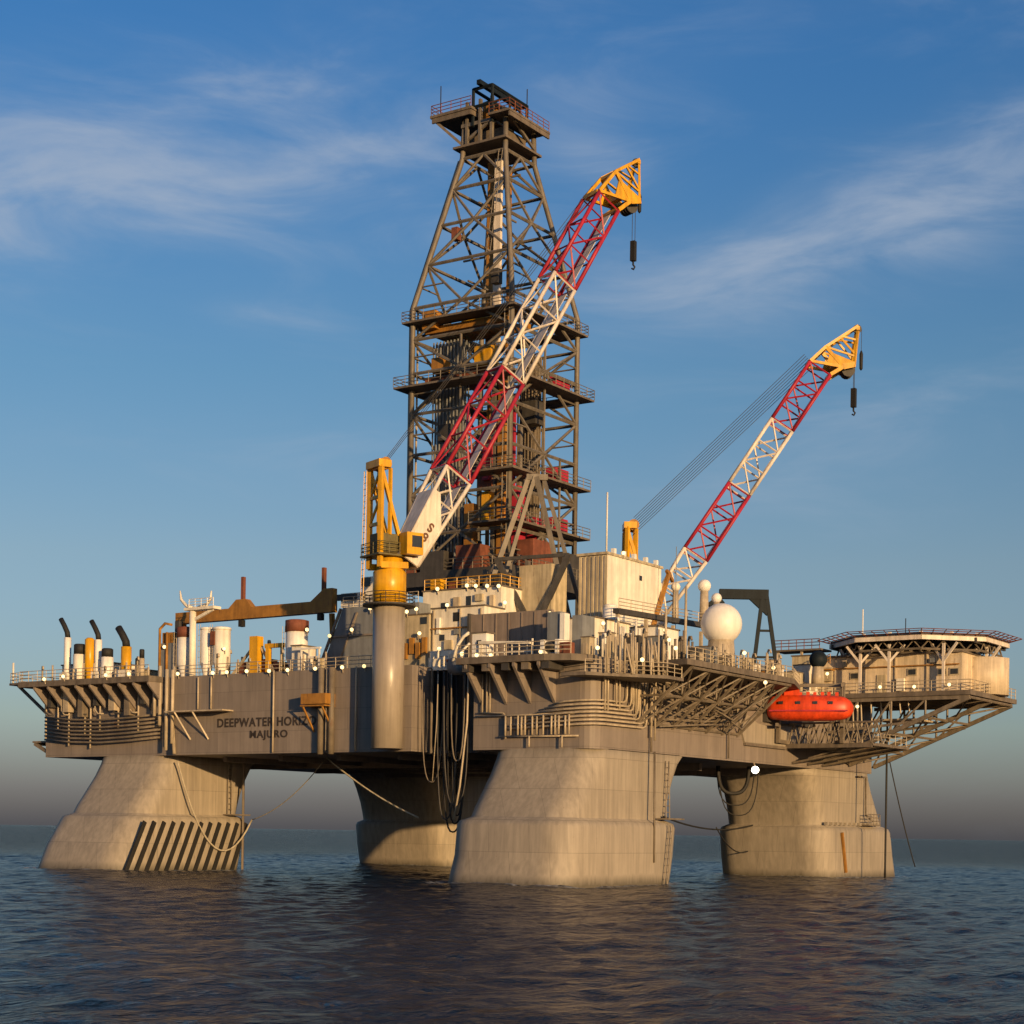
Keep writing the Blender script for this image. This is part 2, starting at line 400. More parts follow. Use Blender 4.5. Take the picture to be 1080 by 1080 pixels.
# catwalks on the named wall
for x0,x1,z in ((-52.6,-44.2,17.0),(-33.6,-30.4,17.1)):
    w=MB(); w.box((x0,-1.7,z-.14),(x1,-.02,z))
    for x in ((-51.2,-48.6) if x0<-40 else (-33.3,-30.8)):
        w.beam((x,-1.6,z-.14),(x+(.9 if x0<-40 else .2),-.05,z-(3.0 if x0<-40 else 2.6)),.14,.16)
    if x0>-40: w.box((x0,-1.6,z+.1),(x1,-.05,z+1.15))
    w.build('catwalk','ochre' if x0>-40 else 'pipe',P)
# recess: hanging panels, hose reels
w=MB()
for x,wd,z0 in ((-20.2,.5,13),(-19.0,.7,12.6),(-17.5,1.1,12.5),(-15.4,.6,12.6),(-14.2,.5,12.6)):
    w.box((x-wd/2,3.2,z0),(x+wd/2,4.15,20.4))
w.build('recess_panel','blue',P)  # deep shade of the recess put into the panels' dark blue colour
w=MB()
for x in (-20.4,-18.4,-16.5,-15.9,-14.9,-13.9): w.bar((x,2.7,12.3),(x,2.7,20.6),.12)
w.build('riser_pipe','dpipe',P)
# ladder and fittings on columns
w=MB(); ladder(w,(.1,13.6,11.8),(.55,13.0,6.2),(0,.7,0),.06); ladder(w,(1.4,12.2,5.6),(1.4,11.2,-.2),(0,.7,0),.06)
w.box((.2,11.4,6.1),(1.5,14.6,6.25)); w.build('ladder','dpipe',P)
w=MB(); ladder(w,(-53.75,9.8,11.8),(-53.7,9.8,6.1),(0,.6,0),.08); w.bar((-52.7,10.9,12.4),(-52.7,10.9,0),.15); w.box((-54,9,6.06),(-52.4,11.8,6.2)); w.build('ladder','dpipe',P)
w=MB(); w.tube([(.9,59.6,11.9),(.3,59.6,11.9),(.3,62.2,11.9),(.35,62.2,7.4),(1.3,62.2,6.6)],.11); w.box((.1,60.5,6.1),(1.4,64.4,6.25)); railing(w,[(1.3,60.6,6.25),(1.3,64.3,6.25)],1.2,.9,.05); w.build('pipework','dpipe',P)
for i in range(12):   # ledge clutter on the right-hand leg
    y=50.6+i*1.35; MB().box((.15,y,6.06),(.55,y+.5,6.4)).build('ledge_block','column',P)
w=MB(); w.beam((1.25,53.2,5.2),(1.3,54.4,.6),.25,.3); w.build('rust_streaked_bar','ochre',P)
# black bars standing in for dark shaded slots on the far end leg's foot
for i in range(12):
    t=i/11; yt=-4.0+t*15.6; yb=-6.8+t*16.0
    MB().beam((-52.86,yt,5.2),(-52.8,yb,-.3),.16,.5).build('slot_shade_bar','black',P)
# name on the side
rotY=Matrix.Rotation(R(90),3,'X')
lettering('DEEPWATER HORIZON',1.25,(-46.5,-.03,15.25),rotY,'text',P,width=14.6)
lettering('MAJURO',1.05,(-41.9,-.03,14.05),rotY,'text',P,width=5.2)

# ------------------------------------------------------------------ cranes
def lattice(mb,p0,p1,w0,w1,n,rc=.16,rb=.075,up=None):
    p0=V(p0);p1=V(p1);a=(p1-p0).normalized(); s=a.cross(V((0,0,1))).normalized(); u=s.cross(a)
    def c(t,i):
        w=(w0*(1-t)+w1*t)/2; sx,sy=((-1,-1),(1,-1),(1,1),(-1,1))[i]; return lerp(p0,p1,t)+s*sx*w+u*sy*w
    for i in range(4): mb.bar(c(0,i),c(1,i),rc,6)
    for k in range(n+1):
        t=k/n
        for i in range(4): mb.bar(c(t,i),c(t,(i+1)%4),rb,4)
        if k<n:
            for i in range(4):
                j=(i+1)%4
                if (k+i)%2: mb.bar(c(t,i),c(t+1/n,j),rb,4)
                else: mb.bar(c(t,j),c(t+1/n,i),rb,4)
    return mb
def crane(name,label,base,zped,piv,tip,gantry,w,plated,hooks,zfoot):
    c=T(name,(base[0],base[1],zfoot),label,'crane')
    bx,by=base
    MB().lathe((bx,by,0),[(1.55,zfoot),(1.55,zped)],28).build('pedestal','pedestal' if plated else 'cream',c)
    mb=MB().lathe((bx,by,0),[(2.6,zped),(2.6,zped+.18)],24); railing(mb,[(bx+2.5*math.cos(a),by+2.5*math.sin(a),zped+.18) for a in [i*PI/6 for i in range(13)]],1.05,1.4,.04)
    mb.build('walkway_ring','dark',c)
    MB().lathe((bx,by,0),[(1.62,zped+.19),(1.62,zped+3.3),(1.3,zped+3.6),(1.3,zped+5.0)],28).build('turret','yellow',c)
    p0=V(piv);p1=V(tip);a=(p1-p0).normalized(); s=a.cross(V((0,0,1))).normalized(); u=s.cross(a); h=V((a.x,a.y,0)).normalized()
    L=(p1-p0).length
    # rotating upperworks behind the boom foot
    q=V((bx,by,zped+3.6))+h*.5
    def loc(f,l,z): return q+h*f+s*l+V((0,0,z))
    mb=MB()
    for l in (-1.1,1.1):
        mb.beam(loc(-2.2,l,0),loc(-2.2,l,9.8),.42,.42); mb.beam(loc(-.2,l,3.2),loc(-2.2,l,9.5),.34,.34); mb.beam(loc(-2.2,l,.2),loc(.8,l,.4),.5,.6); mb.beam(loc(-1.2,l,3.2),loc(-1.2,l,9.6),.3,.3)
    for z in (4.2,6.8,9.7): mb.beam(loc(-2.2,-1.2,z),loc(-2.2,1.2,z),.3,.3)
    mb.beam(loc(-2.2,-1.1,4.2),loc(-2.2,1.1,6.8),.2,.2); mb.beam(loc(-2.2,-1.1,6.8),loc(-2.2,1.1,9.6),.2,.2)
    mb.obox(loc(-1.9,0,10.0),(1.4,2.6,.7),math.atan2(h.y,h.x))
    g=mb.build('gantry','yellow',c)
    mb=MB()
    for l in (-.7,0,.7): mb.tube([loc(-1.5,l,10.1)-s*.12,loc(-1.5,l,10.1)+s*.12],.62,14)
    mb.build('sheave','ochre',g)
    ladder(MB(),loc(-2.6,-1.7,-3.0),loc(-2.5,-1.5,9.6),tuple(s*.5),.05).build('ladder','yellow',c)
    mb=MB(); mb.obox(loc(-1.2,.0,2.4),(2.2,2.3,1.8),math.atan2(h.y,h.x)); mb.obox(loc(-1.0,0,1.2),(3.6,3.7,.18),math.atan2(h.y,h.x))
    railing(mb,[loc(.7,-1.8,1.3),loc(-2.7,-1.8,1.3),loc(-2.7,1.8,1.3),loc(.7,1.8,1.3)],1.1,1.2,.04)
    mh=mb.build('machinery_house','olive',c)
    mb=MB()
    for l in (-.8,.9): mb.tube([loc(.6,l-.5,2.1),loc(.6,l+.5,2.1)],.55,12)
    mb.build('winch_drum','ochre',mh)
    mb=MB(); mb.obox(loc(.6,2.2,2.3),(1.8,1.5,2.1),math.atan2(h.y,h.x)); cab=mb.build('operator_cab','yellow' if plated else 'cream',c)
    mb=MB(); mb.obox(loc(1.52,2.2,2.5),(.04,1.2,1.3),math.atan2(h.y,h.x)); mb.obox(loc(.8,2.97,2.5),(1.1,.04,1.1),math.atan2(h.y,h.x)); mb.build('cab_window','glass',cab)
    # boom
    fr=[0,.215,.475,.73,.955,1]
    mm=['boomwhite','red','boomwhite','red']
    def pt(t): return lerp(p0,p1,t)
    names=['boom_foot_section','boom_section','boom_section','boom_section']
    for i in range(4):
        mb=MB()
        w0=w*(.72 if i==0 else 1.06 if i==1 else 1); w1=w*(1.06 if i==0 else 1)
        nb=max(3,round((fr[i+1]-fr[i])*L/(w*1.25)))
        lattice(mb,pt(fr[i]+.0015),pt(fr[i+1]-.0015),w0,w1,nb,.215,.1)
        o=mb.build(names[i],mm[i],c)
        if i==0 and plated:
            mb=MB(); f0,f1=.0,.155
            for sy in (-1,1):
                k0=u*sy*w*.4; k1=u*sy*w*.535
                mb.plate([pt(f0)+k0-s*w*.33,pt(f1)+k1-s*w*.48,pt(f1)+k1+s*w*.48,pt(f0)+k0+s*w*.33],u,.06)
            for sx in (-1,1):
                k0=s*sx*w*.4; k1=s*sx*w*.535; km=(k0+k1)/2
                mb.plate([pt(f0)+k0-u*w*.33,pt(f1*.62)+km-u*w*.43,pt(f1)+k1+u*w*.25,pt(f1)+k1+u*w*.48,pt(f0)+k0+u*w*.33],s,.06)
            mb.build('plating','boomwhite',o)
            # letters on the side plate that faces the near corner
            rot=Matrix((a,-u,s)).transposed() if False else Matrix((tuple(u),tuple(-a),tuple(s))).transposed()
            for t,ch in ((.092,'S'),(.068,'8'),(.046,'1'),(.026,'C')):
                lettering(ch,1.25,pt(t)+s*(w*(.4+.135*t/.155)+.05)-u*.45,rot,'btext',o)
        if plated or i in (1,3):  # walkway plates inside the boom
            mb=MB(); f0,f1=fr[i]+.01,fr[i+1]-.01
            k=-u*w*.42
            mb.plate([pt(f0)+k-s*w*.22,pt(f1)+k-s*w*.22,pt(f1)+k+s*w*.22,pt(f0)+k+s*w*.22],u,.05)
            mb.build('inner_walkway','boomwhite',o)
    # boom head: tapering yellow nose with a whip jib and sheaves
    mb=MB(); b0=pt(.957); n1=pt(.985)+h*1.0-u*w*.1; n2=pt(1.0)+h*3.5+V((0,0,3.5))
    for sx in (-1,1):
        k=s*sx*w*.46; kt=k*.35
        A_,B_,C_,D_=b0+k+u*w*.5,b0+k-u*w*.5,n1+k-u*w*.35,pt(1.025)+k*.9+u*w*.3
        T0,T1=n2+kt-V((0,0,.35)),n2+kt+V((0,0,.25))
        mb.beam(A_,D_,.3,.34); mb.beam(B_,C_,.3,.4); mb.beam(D_,T1,.24,.3); mb.beam(C_+h*1.2,T0,.24,.34); mb.beam(A_,C_,.24,.3); mb.beam(C_,D_,.28,.34); mb.beam(C_,C_+h*1.3+V((0,0,.3)),.3,.6)
        mb.beam(lerp(D_,T1,.45),lerp(C_+h*1.2,T0,.35),.18,.2); mb.beam(D_,lerp(C_+h*1.2,T0,.3),.18,.2); mb.beam(lerp(D_,T1,.5),lerp(C_+h*1.2,T0,.75),.16,.18)
        mb.plate([lerp(A_,C_,.5),C_-h*.2,C_+h*1.4+V((0,0,.5)),lerp(C_,D_,.75)],s,.14)
    mb.beam(b0-u*w*.5-s*w*.4,b0-u*w*.5+s*w*.4,.4,.4); mb.beam(b0+u*w*.5-s*w*.4,b0+u*w*.5+s*w*.4,.4,.4); mb.beam(n1-s*w*.4,n1+s*w*.4,.7,.7); mb.beam(pt(1.02)+u*w*.3-s*w*.4,pt(1.02)+u*w*.3+s*w*.4,.3,.3)
    mb.beam(n2-s*.5,n2+s*.5,.4,.4)
    hd=mb.build('boom_head','yellow',c)
    mb=MB()
    hb=n1-u*w*.45+h*.5
    for l in (-.6,-.2,.2,.6): mb.tube([hb+s*(l-.07),hb+s*(l+.07)],.75,14)
    mb.build('sheave','dark',hd); MB().tube([n2-s*.1,n2+s*.1],.5,12).build('jib_sheave','dark',hd)
    # hooks: main block, headache ball of the whip line
    pm=hb+h*.75; pw=n2+h*.5
    mb=MB()
    for l in (-.25,.25): mb.bar(pm+s*l,pm+s*l-V((0,0,hooks[0])),.035,4)
    mb.build('hoist_wire','black',c)
    e=pm-V((0,0,hooks[0])); mb=MB().box(e+V((-.26,-.26,-2.1)),e+V((.26,.26,0))); mb.tube([e+V((0,0,-2.1)),e+V((0,0,-2.5)),e+V((.2,0,-2.75)),e+V((.05,0,-3.0)),e+V((-.16,0,-2.85))],.1,6); mb.build('hook_block','black',c)
    mb=MB().bar(pw,pw-V((0,0,hooks[1])),.03,4); mb.build('hoist_wire','black',c)
    e=pw-V((0,0,hooks[1])); MB().lathe(e,[(.05,-2.2),(.2,-2),(.22,-.4),(.08,0)],8).build('headache_ball','black',c)
    # luffing ropes from gantry to boom head
    mb=MB(); g0=loc(-1.5,0,10.4)
    for l in ((-.5,0,.5) if plated else (-1.2,-.8,-.4,0,.4,.8,1.2)): mb.bar(g0+s*l*.6+V((0,0,.75*l-.4)),pt(.97)+u*w*(.55+.25*l)+s*l*.5,.03,4)
    mb.build('luffing_rope','dark',c)
    return c
PV=V((-22.6,-1.25,30.6))
c1=crane('pedestal_crane','tall crane with yellow turret and red and white boom standing before the derrick',(-22.7,-1.35),26.4,PV+V((.9,.8,.2)),(-12.5,21.9,72.3),None,2.9,True,(3.4,3.0),12.6)
c2=crane('pedestal_crane','farther crane with red and white boom rising behind the white ribbed house',(-14.9,34.0),25.3,(-13.2,34.9,29.6),(1.7,45.5,57.9),None,2.7,False,(1.9,2.4),20.8)

# ------------------------------------------------------------------ drill floor and derrick
DC=V((-31.3,28.5,0)); H=6.75; ZF=33.4
d=T('drill_floor',(DC.x,DC.y,20.8),'dark raised drill floor on heavy legs below the derrick','drill floor')
def dp(x,y,z): return V((DC.x+x,DC.y+y,z))
MB().box(dp(-8.6,-8.6,ZF-1.6),dp(8.6,8.6,ZF)).build('floor_slab','dark',d)
for sx in (-1,1):
    for sy in (-1,1):
        MB().box(dp(sx*7.6-.7,sy*7.6-.7,20.8),dp(sx*7.6+.7,sy*7.6+.7,ZF-1.6)).build('leg','derrick',d)
mb=MB()
for sx,sy,tx,ty in ((-1,-1,1,-1),(1,-1,1,1),(1,1,-1,1),(-1,1,-1,-1)):
    mb.beam(dp(sx*7.6,sy*7.6,21.5),dp((sx+tx)*3.8,(sy+ty)*3.8,ZF-2),.55,.6); mb.beam(dp(tx*7.6,ty*7.6,21.5),dp((sx+tx)*3.8,(sy+ty)*3.8,ZF-2),.55,.6)
    mb.beam(dp(sx*7.6,sy*7.6,27),dp(tx*7.6,ty*7.6,27),.4,.5)
mb.build('brace','dark',d)
mb=MB(); railing(mb,[dp(-8.5,-8.5,ZF),dp(8.5,-8.5,ZF),dp(8.5,8.5,ZF)],1.2,1.3,.05); mb.build('railing','derrick',d)
for x0,x1,y0,y1,z1,mm in ((-7.8,-4.6,-8.5,-6.2,3.0,'rust'),(-3.8,-.6,-8.6,-7.0,2.2,'dark'),(1.0,4.2,-8.5,-6.6,2.6,'rust'),(6.4,8.5,-4.5,-.5,3.4,'rust'),(6.6,8.5,1.5,5.5,2.8,'dark'),(-4,-1.5,-4,0,4.5,'dark'),(2,4.6,-2,3,3.9,'rust')):
    MB().box(dp(x0,y0,ZF+.003),dp(x1,y1,ZF+z1)).build('floor_cabin',mm,d)
mb=MB()   # two raking legs in front of the substructure
mb.beam((-18.2,16,41.6),(-22.0,12,25.5),.4,.5); mb.beam((-17.6,16.2,41.6),(-20.6,12.6,25.5),.35,.4); mb.beam((-17.4,16.3,41.6),(-13.6,18.0,24.8),.4,.5); mb.beam((-17.0,17,41.6),(-12.4,19.0,25.2),.35,.4)
mb.beam((-18.4,15.9,41.6),(-16.6,17.2,41.6),.6,.6); mb.build('raking_leg','derrick',d)
mb=MB()   # heavy dark V brace at the foot
mb.beam((-18.6,11,32.4),(-14.8,12,25.2),.5,.55); mb.beam((-11.2,13,32.6),(-14.6,12.1,25.2),.5,.55); mb.beam((-18.6,11,32.4),(-11.2,13,32.6),.3,.35)
mb.build('brace','dark',d)
MB().box((-16.9,12.6,26.6),(-13.0,15.5,31.8)).build('floor_cabin','rib',d)
mb=MB()
for i,x in enumerate((-22.9,-21.9,-20.9,-19.9,-18.6,-17.6)): mb.beam((x,15.2,23.5),(x,15.2,32.2+.5*(i%2)),.4,.45)
mb.build('stanchion','derrick',d)

k=T('derrick',(DC.x,DC.y,ZF),'tall steel lattice derrick tower with work platforms','derrick')
lev=[ZF,37.9,42.3,47.0,51.6,56.2,60.0,63.6,68.6,73.2,77.4,81.0]
Z0,Z1,H1=63.6,81.0,2.95
def hs(z): return H if z<=Z0 else H+(H1-H)*(z-Z0)/(Z1-Z0)
cs=((-1,-1),(1,-1),(1,1),(-1,1))
for sx,sy in cs:
    MB().tube([dp(sx*hs(z),sy*hs(z),z) for z in (ZF,Z0,Z1,86)] if False else [dp(sx*H,sy*H,ZF),dp(sx*H,sy*H,Z0),dp(sx*H1,sy*H1,Z1),dp(sx*H1*.95,sy*H1*.95,85.6)],.31,8).build('leg','derrick',k)
for fi in range(4):
    a=cs[fi]; b=cs[(fi+1)%4]
    mb=MB()
    for i,z in enumerate(lev):
        A=lambda q,zz: dp(q[0]*hs(zz),q[1]*hs(zz),zz)
        if i>0: mb.bar(A(a,z),A(b,z),.2)
        if i<len(lev)-1:
            z2=lev[i+1]; mid=(A(a,z2)+A(b,z2))/2; mid0=(A(a,z)+A(b,z))/2
            if i%2==0:
                mb.bar(A(a,z),mid,.17); mb.bar(A(b,z),mid,.17)
                if i<8: mb.bar(lerp(A(a,z),mid,.5),A(a,(z+z2)/2),.1); mb.bar(lerp(A(b,z),mid,.5),A(b,(z+z2)/2),.1)
            else:
                mb.bar(mid0,A(a,z2),.17); mb.bar(mid0,A(b,z2),.17)
                if i<8: mb.bar(lerp(mid0,A(a,z2),.5),A(a,(z+z2)/2),.1); mb.bar(lerp(mid0,A(b,z2),.5),A(b,(z+z2)/2),.1)
    mb.build('face_bracing','derrick',k)
# side ladders / cable trays up the left and right legs
mb=MB(); mb.bar(dp(-H-.75,-H+.5,ZF),dp(-H-.75,-H+.5,Z0),.14); mb.bar(dp(-H-.75,-H+.5,Z0),dp(-H1-.7,-H1+.3,Z1),.14); mb.bar(dp(-H-.2,-H+1.2,ZF),dp(-H-.2,-H+1.2,Z0),.12)
for i in range(24):
    z=ZF+i*1.25; mb.bar(dp(-H-.75,-H+.5,z),dp(-H,-H,z),.06,4)
mb.build('cable_tray','pipe',k)
mb=MB(); ladder(mb,dp(H-.4,-H-.35,ZF),dp(H-.4,-H-.35,Z0),(.6,0,0),.06,.7); ladder(mb,dp(H1-.4,-H1-2.6,68),dp(H1-.4,-H1-.3,81),(.5,0,0),.05,.7); mb.build('ladder','derrick',k)
for x,y in ((0,-H),(H,0),(-3.4,-H),(H,3.4),(-H,0),(0,H)):
    MB().bar(dp(x,y,ZF),dp(x,y,47 if abs(x)+abs(y)>8 else 60.0),.14).build('face_post','derrick',k)
mb=MB()
for z in (66,70.5,75.3,79): mb.beam(dp(-hs(z)*.9,0,z),dp(hs(z)*.9,0,z),.16,.2); mb.beam(dp(0,-hs(z)*.9,z),dp(0,hs(z)*.9,z),.16,.2)
mb.build('inner_brace','derrick',k)
for x,y,z,sz,m_ in ((-3,-4.8,49.5,(1.6,1.6,1.8),'dark'),(-4.6,2,47,(1.6,2.4,2.2),'dark'),(3.6,-5.2,66,(.9,.9,1.6),'dark'),(-2.6,-4.4,72,(.8,.8,1.4),'rust'),(2.6,-5.6,57.2,(2.2,1.4,2.2),'yellow'),(-3.6,-5.6,57.0,(1.6,1.4,1.6),'ochre'),(2.2,-4.4,46,(.9,.9,4.5),'red'),(0.2,-4.6,38.5,(1.2,1.0,5.5),'ochre'),(3.0,-5.4,40.2,(1.0,1.0,4),'yellow'),(4.6,1,52,(1.8,1.8,2.6),'dark'),(1.8,-3.6,44.3,(1.8,1.6,2.8),'rust'),(-5.2,-5.4,38.2,(2,1.6,3.2),'dark')):
    MB().obox(dp(x,y,z),sz).build('service_box',m_,k)
# platforms
def plat(z,ext,inn,m='deck',xr=(0,0),name='work_platform'):
    h=hs(z); o=h+ext; q=h-inn
    mb=MB()
    if q>.5:
        mb.box(dp(-o,-o,z-.22),dp(o,-q,z)); mb.box(dp(-o,q,z-.22),dp(o,o,z)); mb.box(dp(-o,-q,z-.22),dp(-q,q,z)); mb.box(dp(q,-q,z-.22),dp(o,q,z))
    else: mb.box(dp(-o,-o,z-.22),dp(o,o,z))
    p=mb.build(name,m,k)
    mb=MB(); railing(mb,[dp(-o,-o,z),dp(o,-o,z),dp(o,o,z),dp(-o,o,z),dp(-o,-o,z)],1.1,1.6,.045); mb.build('railing','derrick',p)
    return p
plat(54.6,1.5,1.2); plat(62.0,.9,1.6); 
for z,m in ((44.2,'deck'),(38.6,'deck')):   # half platforms on the right-hand side
    o=H+1.3; mb=MB(); mb.box(dp(2.2,-o,z-.22),dp(o,-H+1.2,z)); mb.box(dp(H-1.2,-H+1.2,z-.22),dp(o,o,z)); p=mb.build('work_platform','deck',k)
    mb=MB(); railing(mb,[dp(2.3,-o,z),dp(o,-o,z),dp(o,o,z)],1.1,1.6,.045); mb.build('railing','derrick',p)
mb=MB()
for z in (54.6,44.2,38.6): mb.box(dp(H-1.5,2.8,z+.05),dp(H-.2,5.6,z+1.9))
mb.build('red_locker','red',k)
# fingerboards: dark racks around level 54 and 61 plus yellow machinery
for z,m in ((61.2,'ochre'),(55.6,'rust')):
    mb=MB()
    for i in range(9): mb.beam(dp(-5.5+i*1.1,-5.4,z),dp(-5.5+i*1.1,-1.4,z),.35,.4)
    mb.beam(dp(-5.8,-5.4,z),dp(5.4,-5.4,z),.4,.7); mb.beam(dp(-5.8,-1.2,z),dp(5.4,-1.2,z),.5,.9); mb.build('fingerboard',m,k)
for x,y,z,sz,m in ((-4.8,-5.6,61.2,(1.8,1.6,2.0),'ochre'),(.2,-3.6,61.6,(3.4,2.2,1.5),'yellow'),(4.2,-4.6,61.2,(2.0,2,1.2),'yellow'),(-1.2,-2,55,(2,2,2.6),'rust')):
    MB().obox(dp(x,y,z+sz[2]/2),sz).build('pipe_handler',m,k)
# racked pipe
for n1,n2,x0,y0,zt,mm_ in ((9,4,-5.2,-4.8,60,'slate'),(6,4,1.6,2.4,59,'dpipe')):
    p0=MB().bar((DC.x,DC.y,ZF),(DC.x,DC.y,zt),.1,5).build('racked_pipe',mm_,k)
    for i in range(n1):
        for j in range(n2):
            p=p0 if i==j==0 else p0.copy()
            if p is not p0: COL.objects.link(p)
            p.location=(x0+i*.48,y0+j*.5,0)
# guide rails, travelling block, hoisting string
mb=MB()
for x in (-1.2,1.2): mb.beam(dp(x,.6,ZF),dp(x,.6,80.5),.35,.35)
mb.build('guide_rail','ochre',k)
mb=MB(); mb.beam(dp(-.3,-.6,60),dp(-.3,-.6,80.8),1.1,.6); mb.build('cable_chase','ochre',k)
MB().beam(dp(.9,-1.2,60),dp(.9,-1.2,80.8),.9,.4).build('cable_chase','boomwhite',k)
MB().beam(dp(3.8,-3.6,ZF),dp(3.8,-3.6,56.4),1.0,1.0).build('standpipe_mast','ochre',k)
mb=MB(); mb.beam(dp(2.7,-3.8,ZF),dp(2.7,-3.8,57),.5,.6); mb.beam(dp(5.2,-2.4,ZF),dp(5.2,-2.4,50),.35,.5); mb.build('standpipe_mast','derrick',k)
mb=MB(); mb.beam(dp(4.9,-3.3,ZF),dp(4.9,-3.3,53),.4,.4); mb.box(dp(4.4,-3.6,37),dp(5.8,-2.0,43)); mb.box(dp(5.0,-.5,34),dp(6.2,1.5,40)); mb.build('drill_line_guard','red',k)
mb=MB()
for x in (-.4,0,.4): mb.bar(dp(x,0,48),dp(x,0,84),.06,4)
mb.build('drill_line','black',k)
mb=MB(); mb.box(dp(-.9,-.7,44.5),dp(.9,.7,48)); mb.box(dp(-.6,-.5,41),dp(.6,.5,44.4)); mb.build('travelling_block','yellow',k)
# crown: platform, block housing and open gin-pole frame
mb=MB(); mb.box(dp(-H1-.8,-H1-.8,82.0),dp(H1+.6,H1+.6,82.25)); mb.box(dp(-H1+.5,-H1+.9,82.26),dp(H1-.9,H1-.5,84.0)); mb.build('crown_platform','deck',k)
p=MB(); p.box(dp(-H1-3.8,-H1-1.2,86.0),dp(-1.0,H1+.9,86.3))
p.beam(dp(-H1-3.5,-H1-.9,85.9),dp(-H1,-H1,82.6),.25,.3); p.beam(dp(-H1-3.5,H1,85.9),dp(-H1,H1,82.6),.25,.3); p.beam(dp(-H1-3.6,-H1-1.0,85.7),dp(-1.2,-H1-1.0,85.7),.2,.55); p.beam(dp(-1.2,-H1-1,85.7),dp(-1.2,H1,85.7),.2,.55)
p=p.build('crown_platform','deck',k)
mb=MB(); railing(mb,[dp(-H1-3.7,H1+.8,86.3),dp(-H1-3.7,-H1-1.1,86.3),dp(-1.1,-H1-1.1,86.3)],1.15,1.3,.05); mb.build('railing','rust',p)
p=MB(); p.box(dp(1.3,-H1-1.2,84.7),dp(H1+1.3,H1+1.2,84.95)); p.beam(dp(H1+1.2,-H1-1.1,84.4),dp(H1+1.2,H1+1.1,84.4),.2,.5); p=p.build('crown_platform','deck',k)
mb=MB(); railing(mb,[dp(1.4,-H1-1.1,84.95),dp(H1+1.2,-H1-1.1,84.95),dp(H1+1.2,H1+1.1,84.95)],1.15,1.2,.05); mb.build('railing','rust',p)
mb=MB()
for x in (-2.2,-.4,1.2): mb.beam(dp(x,-H1-.2,82.3),dp(x,-H1-.2,87.2),.3,.4)
mb.beam(dp(-H1,-H1-.1,82.6),dp(H1,-H1-.1,85.6),.25,.3); mb.beam(dp(H1+.1,-H1,85.4),dp(H1+.1,H1,82.6),.25,.3); mb.beam(dp(-H1,-H1-.2,84.6),dp(1,-H1-.2,84.6),.3,.4)
mb.build('crown_frame','derrick',k)
mb=MB(); mb.box(dp(-.9,-2.0,84.6),dp(1.0,1.6,86.9)); mb.build('crown_block','ochre',k)
mb=MB()
gc=[(-1.3,-3.3),(1.3,-3.3),(1.3,3.7),(-1.3,3.7)]
for x,y in gc: mb.bar(dp(x,y,84.3),dp(x,y,88.5),.19)
for z in (86.4,88.4):
    for a,b in zip(gc,gc[1:]+gc[:1]): mb.bar(dp(*a,z),dp(*b,z),.2)
for x in (-1.3,1.3):
    mb.bar(dp(x,.2,86.4),dp(x,.2,88.4),.16)
    mb.bar(dp(x,-3.3,86.4),dp(x,.2,88.4),.15); mb.bar(dp(x,3.7,86.4),dp(x,.2,88.4),.15); mb.bar(dp(x,-3.3,84.3),dp(x,.2,86.4),.15); mb.bar(dp(x,3.7,84.3),dp(x,.2,86.4),.15)
mb.beam(dp(0,-4.2,88.7),dp(0,4.2,88.7),.5,.5); mb.beam(dp(-1.3,.2,86.6),dp(1.3,.2,86.6),.4,.5); mb.build('gin_pole_frame','blue',k)
mb=MB(); mb.bar(dp(-H1-2.6,-H1-.8,86.3),dp(-H1-2.6,-H1-.8,89.6),.06); mb.bar(dp(1.3,3.7,88.4),dp(1.3,3.7,90.4),.06); mb.build('aerial','black',k)

# ------------------------------------------------------------------ houses and modules on the deck
def house(name,label,cat,a,b,m,group=None,trim=True,wins=(),win_name='window'):
    a=V(a);b=V(b)
    o=T(name,((a.x+b.x)/2,(a.y+b.y)/2,a.z),label,cat,group)
    MB().box(a,b).build('wall',m,o)
    if trim:
        MB().box((a.x-.12,a.y-.12,b.z),(b.x+.12,b.y+.12,b.z+.14)).build('roof','deck',o)
    for face,u,z,wd,ht in wins:
        if face=='y': MB().box((u-wd/2,a.y-.05,z-ht/2),(u+wd/2,a.y+.02,z+ht/2)).build(win_name,'glass',o)
        else: MB().box((b.x-.02,u-wd/2,z-ht/2),(b.x+.05,u+wd/2,z+ht/2)).build(win_name,'glass',o)
    return o
h1=house('deck_house','cream deck house with small dark windows right of the yellow turret','deck house',(-22.6,5.5,20.8),(-16.2,8.9,26.9),'cream',wins=(('y',-19.6,26.0,.7,.9),('y',-17.8,24.8,.5,.6),('y',-21.3,24.0,.6,.6)))
MB().box((-21.9,5.3,24.4),(-21.5,5.49,26.0)).build('vent_box','white',h1)
MB().box((-22.2,4.7,20.82),(-18.2,5.49,22.6)).build('equipment_locker','white',h1)
for x,z,wd,ht,m_ in ((-20.4,22.9,.9,1.6,'rib'),(-18.6,23.0,.7,1.9,'pipe'),(-17.2,22.2,1.1,1.2,'tan'),(-19.4,24.5,.5,.5,'slate'),(-16.9,25.6,.5,.8,'rib')): MB().box((x-wd/2,5.2,z-ht/2),(x+wd/2,5.49,z+ht/2)).build('wall_cabinet',m_,h1)
for x,z0,z1 in ((-22.3,22.6,26.8),(-19.0,22.4,26.8),(-16.5,20.9,26.7)): MB().bar((x,5.36,z0),(x,5.36,z1),.09).build('wall_pipe','pipe',h1)
MB().beam((-22.5,5.3,24.9),(-16.4,5.3,24.9),.2,.12).build('cable_tray','ochre',h1)
